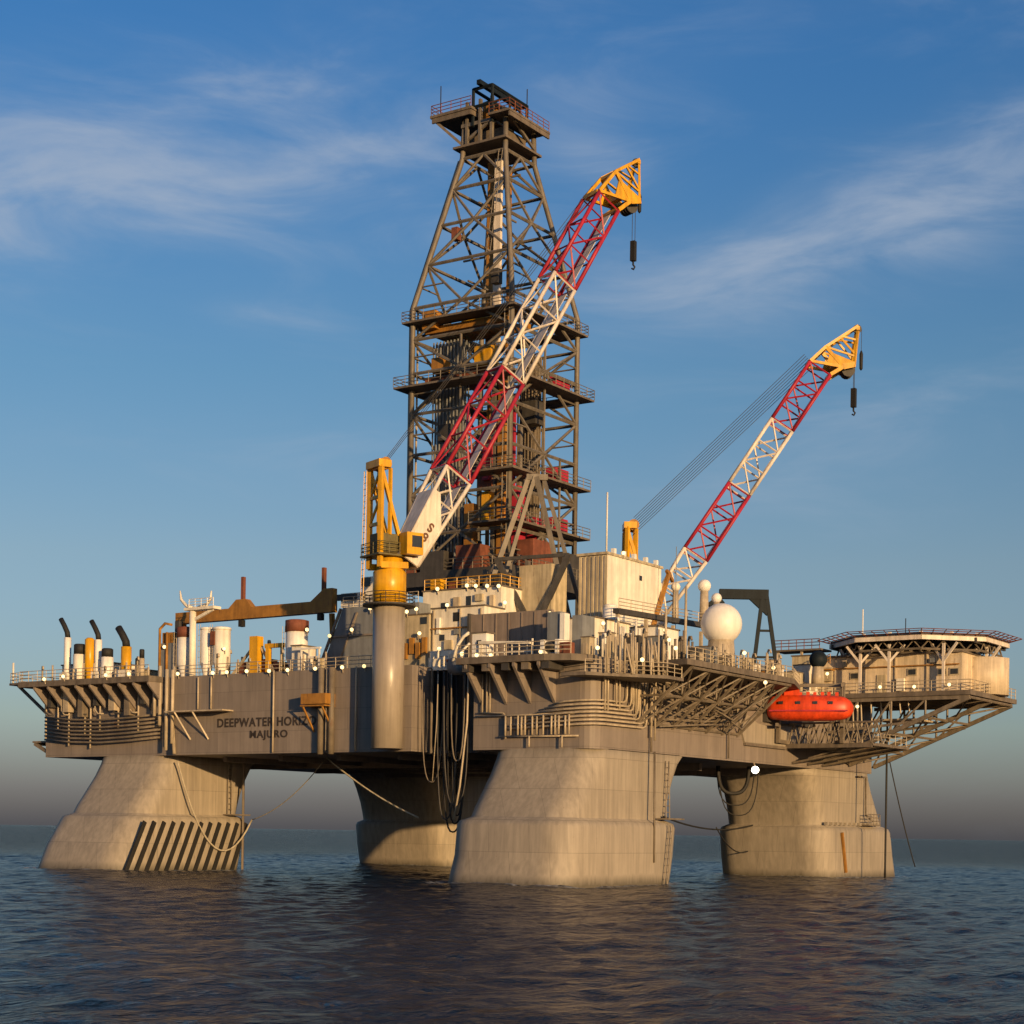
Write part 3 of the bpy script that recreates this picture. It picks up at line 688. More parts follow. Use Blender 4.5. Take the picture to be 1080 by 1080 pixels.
h2=house('deck_house','upper cream deck house with rounded railing stepped behind the lower one','deck house',(-26.4,9.0,20.8),(-16.6,14,29.3),'cream',wins=(('y',-20.6,28.0,.6,1.1),('y',-23.6,27.6,.9,.9)))
mb=MB(); railing(mb,[(-26.3,9.1,29.45),(-16.7,9.1,29.45),(-16.7,13.8,29.45)],1.1,1.4,.04); mb.build('railing','yellow',h2)
for x,z,wd,ht,m_ in ((-22.0,27.9,.7,1.2,'pipe'),(-19.2,28.3,.9,.7,'rib'),(-17.6,27.8,.5,1.3,'tan')): MB().box((x-wd/2,8.7,z-ht/2),(x+wd/2,8.99,z+ht/2)).build('wall_cabinet',m_,h2)
for x,y,sz,m_ in ((-25.4,10.2,1.2,'yellow'),(-23.6,10.6,.9,'rust'),(-21.4,10.0,1.0,'rib'),(-18.2,10.4,1.3,'dark')): MB().box((x-sz/2,y-.5,29.46),(x+sz/2,y+.6,29.46+sz)).build('roof_unit',m_,h2)
h3=house('deck_house','tan low deck house full of vents between turret and cream house','deck house',(-26.2,5.2,20.8),(-22.7,8.4,26.4),'rib',wins=(('y',-23.4,25.8,.8,.7),))
mb=MB()
for i in range(4): mb.box((-25.8+i*.8,4.9,22+.5*(i%2)),(-25.3+i*.8,5.19,23.6+.5*(i%2)))
mb.build('vent','ochre',h3)
gb=house('windwall','large plain brown grey windwall panel in front of the drill floor','windwall',(-17.35,4.9,20.85),(-7.9,5.3,26.0),'brown',trim=False)
MB().box((-17.6,4.6,20.86),(-17.36,5.45,26.1)).build('end_shade_strip','dark',gb)  # dark strip painted in for the recess shade at the windwall's left end
mb=MB()
for i in range(6): mb.box((-15.9+i*1.5,4.82,20.9),(-15.8+i*1.5,4.89,25.9))
mb.build('stiffener','brown',gb)
sh=house('equipment_shed','little white equipment shed against the left end of the brown windwall','shed',(-13.9,.3,20.86),(-12.3,1.6,23.5),'white',wins=(('y',-13.1,22.6,.5,.5),))
mb=MB()
for a in (-12.9,-6.9):
    mb.beam((a,.1,20.87),(a,.1,22.7),.12,.12)
mb.beam((-13,.1,22.6),(-7,-.1,22.3),.2,.25); mb.beam((-13,.1,21.6),(-7,0,21.5),.12,.12)
for i in range(7): mb.bar((-12.6+i*.85,.1,20.87),(-12.6+i*.85,.1,22.5),.05)
tag(mb.build('handrail_barrier','cream'),'cream handrail barrier in front of the brown windwall','barrier')
mb=MB(); mb.tube([(-16.1,.2,20.86),(-15.6,.2,22.4),(-14.9,.3,23.3),(-14.3,.3,23.6)],.16)
mb.tube([(-15.3,.2,20.86),(-14.9,.2,22.0),(-14.2,.3,22.6)],.12)
tag(mb.build('vent_pipe','cream'),'bent cream vent pipe curving up beside the little white shed','vent pipe')
# white ribbed house (right of derrick)
h4=T('ribbed_house',(-9.6,19.5,25.6),'tall bright cream house with ribbed side right of the derrick','deck house')
MB().box((-11.3,15.2,25.6),(-8.0,26.2,32.7)).build('wall','cream',h4)
mb=MB()
for i in range(7): mb.box((-11.25+i*.5,15.03,25.7),(-11.0+i*.5,15.19,32.6))
mb.build('rib_panel','rib',h4)
MB().box((-11.5,14.9,32.7),(-7.85,26.4,32.95)).build('roof','rib',h4)
mb=MB()
for y in (16.5,18.5,20.6,23,25.2): mb.box((-8.4,y,32.96),(-8.0,y+.4,33.5))
mb.build('roof_vent','white',h4)
MB().box((-8.02,21.6,30.9),(-7.94,22.1,31.4)).build('window','glass',h4)
mb=MB(); mb.beam((-7.7,24.0,26),(-7.7,27.4,32.5),.35,.4); mb.beam((-7.7,26.8,32.6),(-7.7,28.2,31.6),.3,.3); mb.build('raking_strut','ochre',h4)
mb=MB()
for x in (-11,-8.3):
    for y in (15.6,20.5,25.8): mb.box((x-.2,y-.2,20.8),(x+.2,y+.2,25.6))
mb.build('support_leg','rib',h4)
h5=house('deck_house','cream machinery house with small dark openings under the ribbed house','deck house',(-9.8,8.0,20.8),(-5.0,14.6,25.4),'cream',wins=(('y',-6.0,23.8,.6,.9),('x',9.2,23.4,.7,.9),('x',11.4,24.0,.7,.7)))
house('deck_house','white low cabin under the dark pipe walkway','deck house',(-5.4,15.6,20.8),(-2.4,20.0,25.2),'white',wins=(('x',17.5,24.2,.6,.5),))
house('grey_cabinet','bluish grey tall cabinet right of the brown windwall','cabinet',(-6.0,1.2,20.86),(-4.6,2.6,25.2),'slate',trim=False)
house('grey_cabinet','narrow grey green cabinet beside the white tank','cabinet',(-3.9,2.2,20.86),(-2.8,4.4,24.9),'slate',trim=False)
house('white_cabinet','narrow white cabinet squeezed between the two grey cabinets','cabinet',(-4.5,1.0,20.87),(-4.0,1.9,25.0),'white',trim=False)
o=T('winch',(-4.2,-.9,20.86),'pale winch with dark drum at the near deck corner','winch'); MB().box((-5.0,-1.5,20.87),(-4.6,-.3,22.3)).build('side_frame','white',o); MB().box((-3.4,-1.5,20.87),(-3.0,-.3,22.3)).build('side_frame','white',o)
MB().tube([(-4.58,-.9,21.7),(-3.42,-.9,21.7)],.5,14).build('drum','dark',o); MB().box((-2.98,-1.4,20.88),(-1.9,-.5,22.0)).build('motor','rust',o)
def tank(name,label,c,r,z0,z1,m,mt,cat='tank',group=None,h=1.):
    o=T(name,(c[0],c[1],z0),label,cat,group)
    MB().lathe((c[0],c[1],0),[(r,z0),(r,z1)],20).build('shell',m,o)
    MB().lathe((c[0],c[1],0),[(r*.92,z1+.003),(r*.92,z1+h),(r*.7,z1+h+.1)],16).build('top',mt,o)
    return o
tank('vertical_tank','short white round tank in front of the ribbed house corner',(-6.4,13.2),.75,25.0,27.0,'white','white','tank',None,.2)
# pipe walkway and posts
o=T('pipe_walkway',(0,8,25),'dark raised pipe walkway crossing in front of the ribbed house','walkway')
MB().beam((-3,8.6,26.0),(-3,27,26.5),.7,.5).build('deck','dark',o); 
mb=MB(); railing(mb,[(-2.7,8.6,26.2),(-2.7,27,26.7)],1.0,2.2,.04); mb.build('railing','pipe',o)
for y in (9,14.5,20,26): MB().box((-3.2,y-.15,20.8),(-2.9,y+.15,25.8)).build('post','pipe',o)
for y,z,lab in ((9.4,26.0,'pale lamp post standing left of the big radome with its lamp at the foot'),(13.3,28.6,'taller pale post nearest the left side of the big radome')):
    tag(MB().tube([(2.0,y,20.84),(2.0,y,z)],[.16,.12],8).build('deck_post','pipe'),lab,'post')
# radomes
def dome(c,r,zb,label,m='dome'):
    o=T('radome',(c[0],c[1],zb),label,'radome')
    MB().sphere(c,r,28).build('dome',m,o)
    MB().lathe((c[0],c[1],0),[(r*.75,zb),(r*.62,c[2]-r*.8)],16).build('pedestal','pipe',o); return o
dome((2.6,19.6,25.6),2.05,20.84,'big white spherical radome at the deck edge')
dome((-3,26.5,30.6),.68,26.6,'small white radome on a post highest above the big one')
dome((1.5,20.6,28.35),.52,20.84,'smallest white radome just peeping over the top of the big one')
dome((-4.6,20.6,26.3),.55,25.4,'little cream domed vent on the white low cabin')
dome((-7.0,27.6,30.9),.5,27,'small pale domed canister beside the right edge of the ribbed house','cream')
dome((1.6,45.0,24.4),1.0,21.5,'dark blue grey globe by the walkway left of the helideck','blue')
# dark A-frame gantry
o=T('gantry_frame',(-5,40,20.8),'dark blue grey A frame gantry right of the radomes','gantry')
mb=MB(); mb.beam((-9.8,43.0,32.2),(-5.2,46.2,32.2),.7,1.1); mb.beam((-9.6,43.1,31.6),(-10.6,42.4,30.6),.9,1.2); mb.plate([(-7.2,44.8,31.9),(-5.3,46.1,31.9),(-5.3,46.1,29.8)],(.57,-.82,0),.5); mb.build('top_beam','blue',o)
for q in (((-5.7,45.7,32),(-6.7,45.0,20.8)),((-5.3,46.0,32),(-3.9,47,20.8))):
    MB().beam(*q,.38,.42).build('leg','blue',o)
mb=MB()
for t in (.35,.62): mb.beam(lerp((-5.7,45.7,32),(-6.7,45.0,20.8),t),lerp((-5.3,46.0,32),(-3.9,47,20.8),t),.22,.25)
mb.build('cross_bar','blue',o)

# ------------------------------------------------------------------ left-hand deck gear
def stack(label,x,y,z1,m,mtop,r=.42,bend=-1.2):
    o=T('exhaust_stack',(x,y,20.83),label,'exhaust stack','exhaust stacks at the far deck end')
    MB().tube([(x,y,20.83),(x,y,z1-2.2)],r,12).build('pipe',m,o)
    MB().tube([(x,y,z1-2.19),(x-.1,y,z1-1.6),(x+bend*.5,y,z1-.8),(x+bend,y,z1)],[r*.72,r*.72,r*.7,r*.7],10).build('outlet',mtop,o)
    MB().box((x-r*1.5,y-r*1.5,20.84),(x+r*1.5,y+r*1.5,22.1)).build('base_box','cream',o)
    return o
stack('white exhaust stack with black bent tip, farthest along the deck end',-73.0,3,28.5,'white','black')
stack('yellow and white exhaust stack with black bent tip, middle of the three',-67.9,3,28.0,'white','black')
stack('yellow exhaust stack with black bent tip, nearest to the white silos',-63.4,3,27.0,'yellow','black',.6,-1.3)
tag(MB().lathe((-68.9,2.6,20.84),[(.55,0),(.55,5.0),(.3,5.2)],14).build('air_receiver','yellow'),'yellow upright air receiver beside the middle exhaust stack','tank')
tank('vent_mushroom','white vent drum with black cap left of the middle exhaust stack',(-70.5,2.6),.75,20.83,24.2,'cream','black','vent',None,1.1)
tank('vent_mushroom','white vent drum with black cap between middle and nearest exhaust stacks',(-66.0,2.6),.7,20.83,23.7,'white','black','vent',None,.9)
tank('vent_mushroom','small pale vent with dark cap right of the yellow exhaust stack',(-61.0,2.6),.42,20.83,22.6,'pipe','black','vent',None,.7)
tank('vent_mushroom','slim pale vent with tall dark cap beside the grey machine',(-60.1,2.2),.3,20.83,23.3,'pipe','black','vent',None,.9)
h6=house('generator_house','low cream generator house below the exhaust stacks','deck house',(-75,4,20.83),(-66.8,9,23.2),'cream')
house('generator_house','low tan equipment house right of the exhaust stacks','deck house',(-66.2,4.4,20.83),(-61.6,9,22.2),'rib')
o=T('mud_separator',(-57.6,5,20.83),'tall greenish grey machine with pipe crown left of the white silos','machinery')
MB().box((-59.0,3.6,20.83),(-56.4,6,25.0)).build('body','slate',o); mb=MB(); mb.box((-58.6,3.8,25),(-56.8,5.8,26.2)); mb.tube([(-58.7,3.5,22),(-58.7,3.5,26.6),(-58,3.6,27.2),(-57,3.6,27)],.16); mb.tube([(-57.6,3.5,21),(-57.6,3.5,26.2)],.14); mb.build('pipe_crown','ochre',o); MB().box((-56.7,3.8,26.2),(-56.1,4.4,27.4)).build('motor','dark',o)
def silo(label,x,y,r,z1,m='white',mt='rust',th=1.1):
    o=T('silo',(x,y,20.8),label,'silo','white silos along the deck edge')
    MB().lathe((x,y,0),[(r*.55,20.8),(r*.6,21.4),(r,22.6),(r,z1)],18).build('shell',m,o)
    MB().lathe((x,y,0),[(r*1.08,z1+.003),(r*1.08,z1+th),(r*.8,z1+th+.08)],16).build('cap',mt,o)
    mb=MB(); ladder(mb,(x-r*.9,y-r*.8,20.8),(x-r*.9,y-r*.8,z1+.6),(.35,0,0),.035); mb.build('ladder','pipe',o)
    return o
silo('white silo with rusty cap beside the horned post',-55.2,4,.95,25.5)
silo('slim white silo close right of the horned post',-52.0,4,.7,26.2,'white','white',.2)
silo('white silo with rusty side vent, right of the two beside the horned post',-50.0,4.2,.95,26.1,'cream','white',.25)
silo('broad white silo with dark cap below the end of the brown beam',-39.1,4,1.15,25.3,'white','rust',1.2)
MB_=MB().box((-50.7,3.1,24.4),(-50.1,3.35,25.9)); tag(MB_.build('vent_hood','rust'),'rusty vent hood on the side of the white silo right of the horned post','vent')
o=T('horned_post',(-53.4,3.2,20.8),'tall cream post with horn shaped floodlight crown','post')
MB().tube([(-53.4,3.2,20.8),(-53.4,3.2,28.4)],[.42,.36],12).build('post','cream',o)
mb=MB(); mb.box((-54.3,2.7,28.3),(-49.9,3.9,28.6)); mb.beam((-53.4,3.2,27.2),(-50.4,3.2,28.3),.25,.3); railing(mb,[(-53.6,2.8,28.6),(-50.0,2.8,28.6)],.9,.9,.04); mb.build('crown_platform','cream',o)
mb=MB(); mb.tube([(-53.4,3.2,28.6),(-54.4,3.2,28.9),(-55.2,3.2,29.6),(-55.4,3.2,30.6)],[.2,.2,.16,.08],8); mb.tube([(-52.6,3.2,28.6),(-51.4,3.2,28.8),(-50.8,3.2,29.4),(-50.7,3.2,30.3)],[.2,.18,.15,.08],8); mb.build('horn','cream',o)
# pipe-handling gantry beam
o=T('pipe_gantry_beam',(-49,8,20.8),'long brown gantry beam with two masts spanning above the deck','gantry beam')
mb=MB(); mb.beam((-60.4,8,28.3),(-37.4,8,28.4),.9,1.25); mb.plate([(-52.4,8,28.9),(-48.8,8,28.9),(-49.8,8,29.9),(-51.2,8,29.9)],(0,1,0),.8); mb.plate([(-40.6,8,28.9),(-37.4,8,28.9),(-37.4,8,30.3),(-38.6,8,30.3)],(0,1,0),.8); mb.build('beam','ochre',o)
for x,z in ((-50.5,32.4),(-38.9,32.6)): MB().box((x-.18,7.8,29.9),(x+.18,8.2,z)).build('mast','rust',o)
MB().box((-50.9,7.7,26.9),(-50.4,8.3,27.65)).build('trolley_hook','black',o)
MB().box((-39.6,7.75,27.0),(-39.0,8.25,27.7)).build('trolley_hook','black',o)
mb=MB()
for x in (-59.8,-38): mb.beam((x,8.9,20.8),(x,8.3,27.7),.4,.5)
mb.build('support_leg','ochre',o)
o=T('yellow_gear_frame',(-45,4.5,20.8),'yellow mast and frame with rusty machinery on deck','deck machinery')
MB().box((-45.8,4,20.8),(-44.7,5,25.2)).build('mast','yellow',o); mb=MB(); mb.beam((-43.4,4.4,20.8),(-43.4,4.4,24.1),.45,.5); mb.beam((-43.8,4.4,24.1),(-41.2,4.4,24.1),.4,.45); mb.beam((-41.5,4.4,20.8),(-41.5,4.4,24),.25,.3); mb.build('frame','yellow',o)
mb=MB(); mb.beam((-49.0,4.6,21),(-45.9,4.6,24.0),.2,.25); mb.beam((-44.6,4.6,24),(-42.5,4.6,21),.2,.25); mb.build('brace','rib',o)
for x0,x1,z in ((-48.4,-46.2,22.6),(-44.6,-43.7,22.8),(-43.1,-41.7,22.4)): MB().box((x0,4.8,20.8),(x1,6.2,z)).build('winch','rust',o)
# grey house behind turret
o=T('grey_house',(-33,10,20.8),'large blue grey deck house with sloping left wall beside the turret','deck house')
MB().add([(-38.6,7,20.8),(-25.4,7,20.8),(-25.4,14,20.8),(-38.6,14,20.8),(-35.4,7,28.0),(-25.4,7,28.0),(-25.4,14,28.0),(-35.4,14,28.0)],[(0,3,2,1),(4,5,6,7),(0,1,5,4),(1,2,6,5),(2,3,7,6),(3,0,4,7)]).build('wall','slate',o)
mb=MB(); mb.beam((-38.7,6.9,21.2),(-35.6,6.9,27.9),.3,.2); mb.beam((-36.4,6.9,21),(-33.4,6.9,27.4),.2,.16); mb.box((-36.8,6.8,24.9),(-26,6.98,25.1)); mb.build('wall_stringer','hull',o)
mb=MB(); railing(mb,[(-35.4,7,28),(-25.5,7,28)],1.1,1.5,.04); mb.build('railing','pipe',o)
o=T('winch_cabin',(-33,8.6,28),'cream cabin on the roof of the blue grey house','cabin')
MB().box((-36.2,7.6,28.1),(-30.0,10.5,29.6)).build('wall','cream',o); MB().box((-33.6,7.9,29.6),(-31.4,9.9,31.2)).build('upper_wall','cream',o); MB().box((-33.6,7.8,30.2),(-32.5,7.92,31.1)).build('window','glass',o); MB().box((-36.6,7.4,28.85),(-34.0,7.62,29.5)).build('awning','dark',o)
o=T('scaffold',(-34.9,2.2,20.8),'small white pipe frame at the deck edge in front of the blue grey house','scaffold')
mb=MB()
for x in (-36.3,-35.2,-33.9): mb.beam((x,1.5,20.8),(x,1.5,23.2),.16,.16)
mb.beam((-37.2,1.5,23.2),(-33.7,1.5,23.2),.2,.2); mb.beam((-35.2,1.5,22.3),(-33.9,1.5,22.3),.14,.14); mb.build('frame','white',o); MB().box((-35.0,1.8,21.2),(-34.1,2.6,22.2)).build('control_box','rib',o)
house('storage_container','cream slanted storage container left of the small white pipe frame','container',(-38.2,2.2,20.8),(-36.9,4.6,23.6),'cream')
# white gear at the recess, left end mast etc.
tag(MB().tube([(-79.1,.3,21.0),(-79.1,.3,23.4)],.12,6).build('end_mast','cream'),'short pale mast at the outermost left platform corner','mast')
tag(MB().tube([(-17.9,31.4,36.0),(-17.9,31.4,42.6)],.1,6).build('whip_mast','white'),'pale slender mast right of the derrick','mast')
tag(MB().tube([(-5,24,26),(-5,24,34.5)],.04,5).build('whip_aerial','slate'),'thin whip aerial above the small radome','aerial')
o=T('hose_reel',(-15.4,1.2,20.8),'dark grey hose reel hanging over the recess beside the windwall','hose reel'); MB().tube([(-16.6,.8,20.5),(-14.4,.8,20.5)],.85,16).build('reel','slate',o); MB().box((-17.0,.4,20.9),(-13.9,1.3,21.2)).build('frame','rust',o)
mb=MB()
xs=[-21.0,-20.5,-19.9,-19.2,-18.6,-18.0,-17.4,-16.8]
for i,x in enumerate(xs): mb.bar((x,3.0,20.6),(x,3.0,21.7+.9*((i*7)%5)/5),.09,5)
mb.box((-20.4,2.8,20.6),(-19.8,3.4,21.6)); mb.box((-18.3,2.8,20.6),(-17.6,3.3,22.0)); mb.box((-21,2.7,20.45),(-16.6,3.9,20.6))
tag(mb.build('valve_manifold','cream'),'cream valve manifold of upright pipes above the dark recess','manifold')

# ------------------------------------------------------------------ hanging hoses, ropes and cables
def hang(label,pts,r,m,cat='hose',name='hanging_hose',group='hoses hanging in the recess'):
    mb=MB().tube(pts,r,7); return tag(mb.build(name,m),label,cat,group)
def loop(x0,y0,z0,x1,y1,z1,zb,n=16):
    out=[]
    for i in range(n+1):
        t=i/n; e=abs(2*t-1)**2.6
        z=zb+((z0 if t<.5 else z1)-zb)*e
        f=.5-.5*math.cos(PI*t)
        out.append((x0+(x1-x0)*f,y0+(y1-y0)*f,z))
    return out
hang('thin brown hose looping widest and lowest at the left of the recess',loop(-20.0,.6,20.2,-17.4,.6,20.0,9.4),.06,'dpipe')
hang('black thick hose drooping to the ledge of the rear leg',loop(-17.3,.4,20.2,-14.6,.4,15,4.6),.085,'black')
hang('black hose just inside the thickest drooping hose',loop(-16.9,.6,20.2,-14.8,.6,15,5.4),.075,'black')
hang('black hose innermost of the drooping bunch',loop(-16.5,.8,20.2,-15.0,.8,15,6.2),.075,'black')
hang('short brown hose with a small loop under the hose reel',loop(-16.0,-.1,19.8,-14.6,.2,19.8,11.4),.07,'dpipe')
hang('long pale hose hanging nearly straight at the right of the recess',[(-13.7,-.5,20.3),(-13.8,-.5,15),(-14.6,-.4,9),(-15.3,-.3,5.8)],.1,'pipe')
hang('black outer hose of the loop between near leg and lifeboat leg',loop(-6,36,12.3,-3.5,38.5,12.3,9.3),.22,'black','hose','hanging_hose','hoses hanging by the lifeboat leg')
hang('thin dark hose loop below the thick one by the lifeboat leg',loop(-6.2,36.2,12.3,-3.0,38.8,12.3,8.0),.07,'black','hose','hanging_hose','hoses hanging by the lifeboat leg')
hang('lowest thin dark hose loop by the lifeboat leg',loop(-5.8,36.0,12.3,-2.6,39,12.3,6.9),.06,'black','hose','hanging_hose','hoses hanging by the lifeboat leg')
hang('black hose tangled left of the drooping bunch',loop(-17.9,.3,20.2,-15.6,.3,16,5.8),.07,'dark')
hang('black hose hanging straight behind the drooping bunch',[(-16.2,1.2,20.2),(-16.3,1.2,14),(-16.1,1.2,8.2)],.1,'black')
hang('dark brown hose crossing the drooping bunch',loop(-17.0,.1,20.0,-14.2,.2,14,7.2),.07,'dark')
hang('thin pale line dangling left of the drooping bunch',[(-17.8,.2,19.8),(-17.9,.2,15),(-18.3,.2,9.5)],.05,'pipe')
def rope(label,a,b,s,r,m='rope'): return tag(MB().tube(sag(a,b,s),r,6).build('mooring_rope',m),label,'rope','ropes and lines slung below the deck')
rope('pale rope running down from the hull bottom to the rear leg',(-36.5,6,12.2),(-24.3,6,6.0),.5,.09)
rope('pale rope drooping across the dark slot bars of the far end leg',(-53.2,1,11.8),(-52.0,11.6,5.6),6.2,.1)
rope('thin rope from the far end leg up to the hull bottom',(-52.0,11.6,5.6),(-38.5,8,12.0),1.0,.05)
rope('dark line strung from the near leg to the lifeboat leg',(.4,12.4,6.4),(-8.5,50.5,6.0),.9,.09,'black')
rope('dark line sagging lowest between the near leg and the lifeboat leg',(-3,30,5.5),(-9.2,50.6,3.0),1.2,.07,'black')
rope('slack dark line from the helideck truss to the water',(2.2,64.8,14),(4.2,68.5,1.2),.5,.07,'black')
rope('straight dark cable hanging in front of the lifeboat leg to the water',(4.8,57.5,20.6),(4.8,57.5,.0),.0,.12,'black')

# ------------------------------------------------------------------ lifeboat
o=T('lifeboat',(4.5,36.6,17.0),'enclosed orange lifeboat hanging in its davit above the right-hand leg','lifeboat')
ax=V((math.cos(R(22)),math.sin(R(22)),0)); sd=V((-ax.y,ax.x,0)); ctr=V((4.5,36.6,-.35))
rings=[]
for t,wd,zb,zt in ((-4.55,.15,18.4,18.9),(-4.4,.7,17.75,19.6),(-3.9,1.15,17.5,20.0),(-2.5,1.4,17.35,20.15),(0,1.45,17.3,20.1),(2.4,1.4,17.35,20.05),(3.6,1.2,17.5,19.9),(4.25,.8,17.8,19.5),(4.55,.25,18.3,19.0)):
    ring=[]
    zc=(zb+zt)/2; hh=(zt-zb)/2
    for i in range(16):
        a=2*PI*i/16; cx=math.cos(a); sz=math.sin(a)
        ring.append(ctr+ax*t+sd*wd*math.copysign(abs(cx)**.7,cx)+V((0,0,zc+hh*math.copysign(abs(sz)**.75,sz))))
    rings.append(ring)
MB().loft(rings).build('hull','orange',o)
for t in (-3.4,-2.9,-1.0,-.2,.5,1.3,2.0,2.8): MB().obox(ctr+ax*t+sd*(.3*math.sin(t*5))+V((0,0,20.22)),(.35,.4,.4),R(22)).build('roof_fitting','orange',o)
mb=MB(); mb.obox(ctr+ax*-1.9+V((0,0,20.35)),(1.6,1.5,.7),R(22)); mb.build('wheelhouse','orange',o)
mb=MB(); 
for s_ in (-1,1): mb.beam(ctr+ax*-4.2+sd*1.45*s_+V((0,0,18.35)),ctr+ax*4.0+sd*1.45*s_+V((0,0,18.35)),.1,.16)
mb.build('rubbing_strake','red',o)
for t in (-3,-1.2,.6,2.2):
    q=ctr+ax*t-sd*1.44+V((0,0,19.2)); MB().obox(q,(.5,.06,.3),R(22)).build('porthole','glass',o)
o=T('lifeboat_davit',(4.5,42.5,14.8),'dark steel davit frame holding the orange lifeboat','davit')
mb=MB()
for t in (-3.4,3.4):
    b0=ctr+ax*t+sd*1.9
    mb.beam(b0+V((0,0,15.1)),b0+V((0,0,21.6)),.4,.4); mb.beam(b0+V((0,0,21.3)),ctr+ax*t+V((0,0,21.2)),.35,.4); mb.bar(ctr+ax*t+V((0,0,21)),ctr+ax*t+V((0,0,20)),.07)
    mb.beam(b0+V((0,0,16.9)),ctr+ax*t-sd*.9+V((0,0,16.9)),.3,.35)
mb.beam(ctr+ax*-3.4+sd*1.9+V((0,0,21.3)),ctr+ax*3.4+sd*1.9+V((0,0,21.3)),.3,.35)
for t in (-3.4,3.4):
    b0=ctr+ax*t+sd*1.9; mb.beam(b0+V((0,0,15.3)),(max(.2,b0.x-1.5),41.5,14.9),.35,.4)
mb.build('frame','dpipe',o)
MB().box((0.02,34.5,16.9),(.5,46.5,20.2)).build('recess_shade_slab','dark',o)  # slab proud of the hull, its dark colour stands in for recess shade

# ------------------------------------------------------------------ quarters and helideck
q=T('accommodation_block',(9,58,20.6),'cream accommodation block with small windows below the helideck','accommodation block')
MB().box((-1.5,53,21.0),(15.2,66,25.4)).build('wall','tan',q)
MB().lathe((15.2,59.5,0),[(3.2,21.0),(3.2,25.2)],9).build('bow_wall','tan',q)
MB().box((.5,50.3,20.45),(17.2,66,20.98)).build('deck_floor','deck',q)
mb=MB(); railing(mb,[(1,50.4,20.98),(17.1,50.4,20.98),(17.1,65.8,20.98)],1.15,1.5,.045); mb.build('railing','pipe',q)
for x,z in ((2.6,23.2),(9.5,23.4),(13.0,23.3),(14.4,23.3)):
    fr=MB().box((x-.55,52.9,z-.42),(x+.55,52.98,z+.42)).build('window_frame','rib',q); MB().box((x-.42,52.86,z-.3),(x+.42,52.9,z+.3)).build('pane','glass',fr)
for y,z in ((56,23.2),(61,23.2)):
    pass
MB().box((5.3,52.9,21.0),(6.4,52.985,23.2)).build('door','rib',q)
for x,z,wd,ht,m_ in ((-.6,23.5,1.0,1.6,'rib'),(8.2,22.0,.9,1.4,'cream'),(12.0,24.6,.7,.5,'slate'),(1.4,24.6,.6,.6,'rib')): MB().box((x-wd/2,52.6,z-ht/2),(x+wd/2,52.98,z+ht/2)).build('wall_cabinet',m_,q)
MB().beam((-1.4,52.8,24.1),(15,52.8,24.1),.2,.12).build('cable_tray','ochre',q)
mb=MB(); mb.box((-1.5,52.6,25.41),(15.4,66,25.6)); mb.build('roof','deck',q)
mb=MB()
for x in (.2,3.6,7.5,11.2): mb.box((x-.06,52.85,21),(x+.06,52.98,25.4))
mb.build('downpipe','pipe',q)
house('deck_house','tan stair house left of the accommodation block','deck house',(-4.6,51.5,20.8),(-1.6,60,25.6),'rib',wins=(('y',-3.4,24.4,.7,.6),))
MB_=MB()
for i in range(5): MB_.box((-5.5+i*1.3,49.6,21.2+i*.62),(-4.2+i*1.3,50.9,21.35+i*.62))
railing(MB_,[(-5.5,49.6,21.3),(1,49.6,24.4)],1.1,1.2,.05)
tag(MB_.build('stairway','ochre'),'rusty yellow stairway rising to the helideck left end','stairway')
# supporting truss under the block
t=T('helideck_support_truss',(9,58,14),'open steel truss propping the accommodation block over the water','truss')
for y in (50.6,57.5,64.8):
    mb=MB()
    mb.beam((17,y,20.2),(.2,y,13.2),.4,.45); mb.beam((17,y,20.2),(.2,y,20.2),.35,.4); mb.beam((11.5,y,17.7),(.2,y,16.6),.25,.28)
    for x in (4,8,12): 
        zl=20.2-(17-x)*7/16.8; mb.bar((x,y,20.1),(x,y,zl),.14); mb.bar((x,y,20.1),(x-4,y,20.2-(21-x)*7/16.8),.12)
    mb.build('main_truss','dpipe',t)
mb=MB()
for x,z in ((17,20.2),(12,18.1),(8,16.4),(4,14.8)):
    mb.bar((x,50.6,z),(x,64.8,z),.15); mb.bar((x,50.6,z),(x-4,57.5,z-1.6),.11); mb.bar((x,64.8,z),(x-4,57.5,z-1.6),.11)
mb.build('cross_brace','dpipe',t)
mb=MB()
for x in (3,4,5.2,6.4,7.4,8.6,9.6): mb.bar((x,51.5,20.2),(x+.2,51.5,15.5+.35*x),.1)
mb.box((5,53,18.0),(10,60,18.2)); mb.build('pipework','pipe',t)
hc=V((7.75,59.3,0)); ri=9.3
oc=[(hc.x+ri/math.cos(PI/8)*math.cos(PI/8+i*PI/4),hc.y+ri/math.cos(PI/8)*math.sin(PI/8+i*PI/4)) for i in range(8)]
hd=T('helideck',(hc.x,hc.y,25.6),'octagonal helicopter deck on struts above the accommodation block','helideck')
MB().prism(oc,27.2,27.5).build('landing_deck','deck',hd)
mb=MB()
for a,b in zip(oc,oc[1:]+oc[:1]): mb.beam((*a,26.95),(*b,26.95),.3,.48)
mb.build('edge_beam','boomwhite',hd)
mb=MB()
for i in range(7): mb.beam((hc.x-8.6+i*2.85,hc.y-(8.4 if 1<i<5 else 5.0),26.8),(hc.x-8.6+i*2.85,hc.y+(8.4 if 1<i<5 else 5.0),26.8),.25,.6)
mb.build('underdeck_beam','dark',hd)
mb=MB()
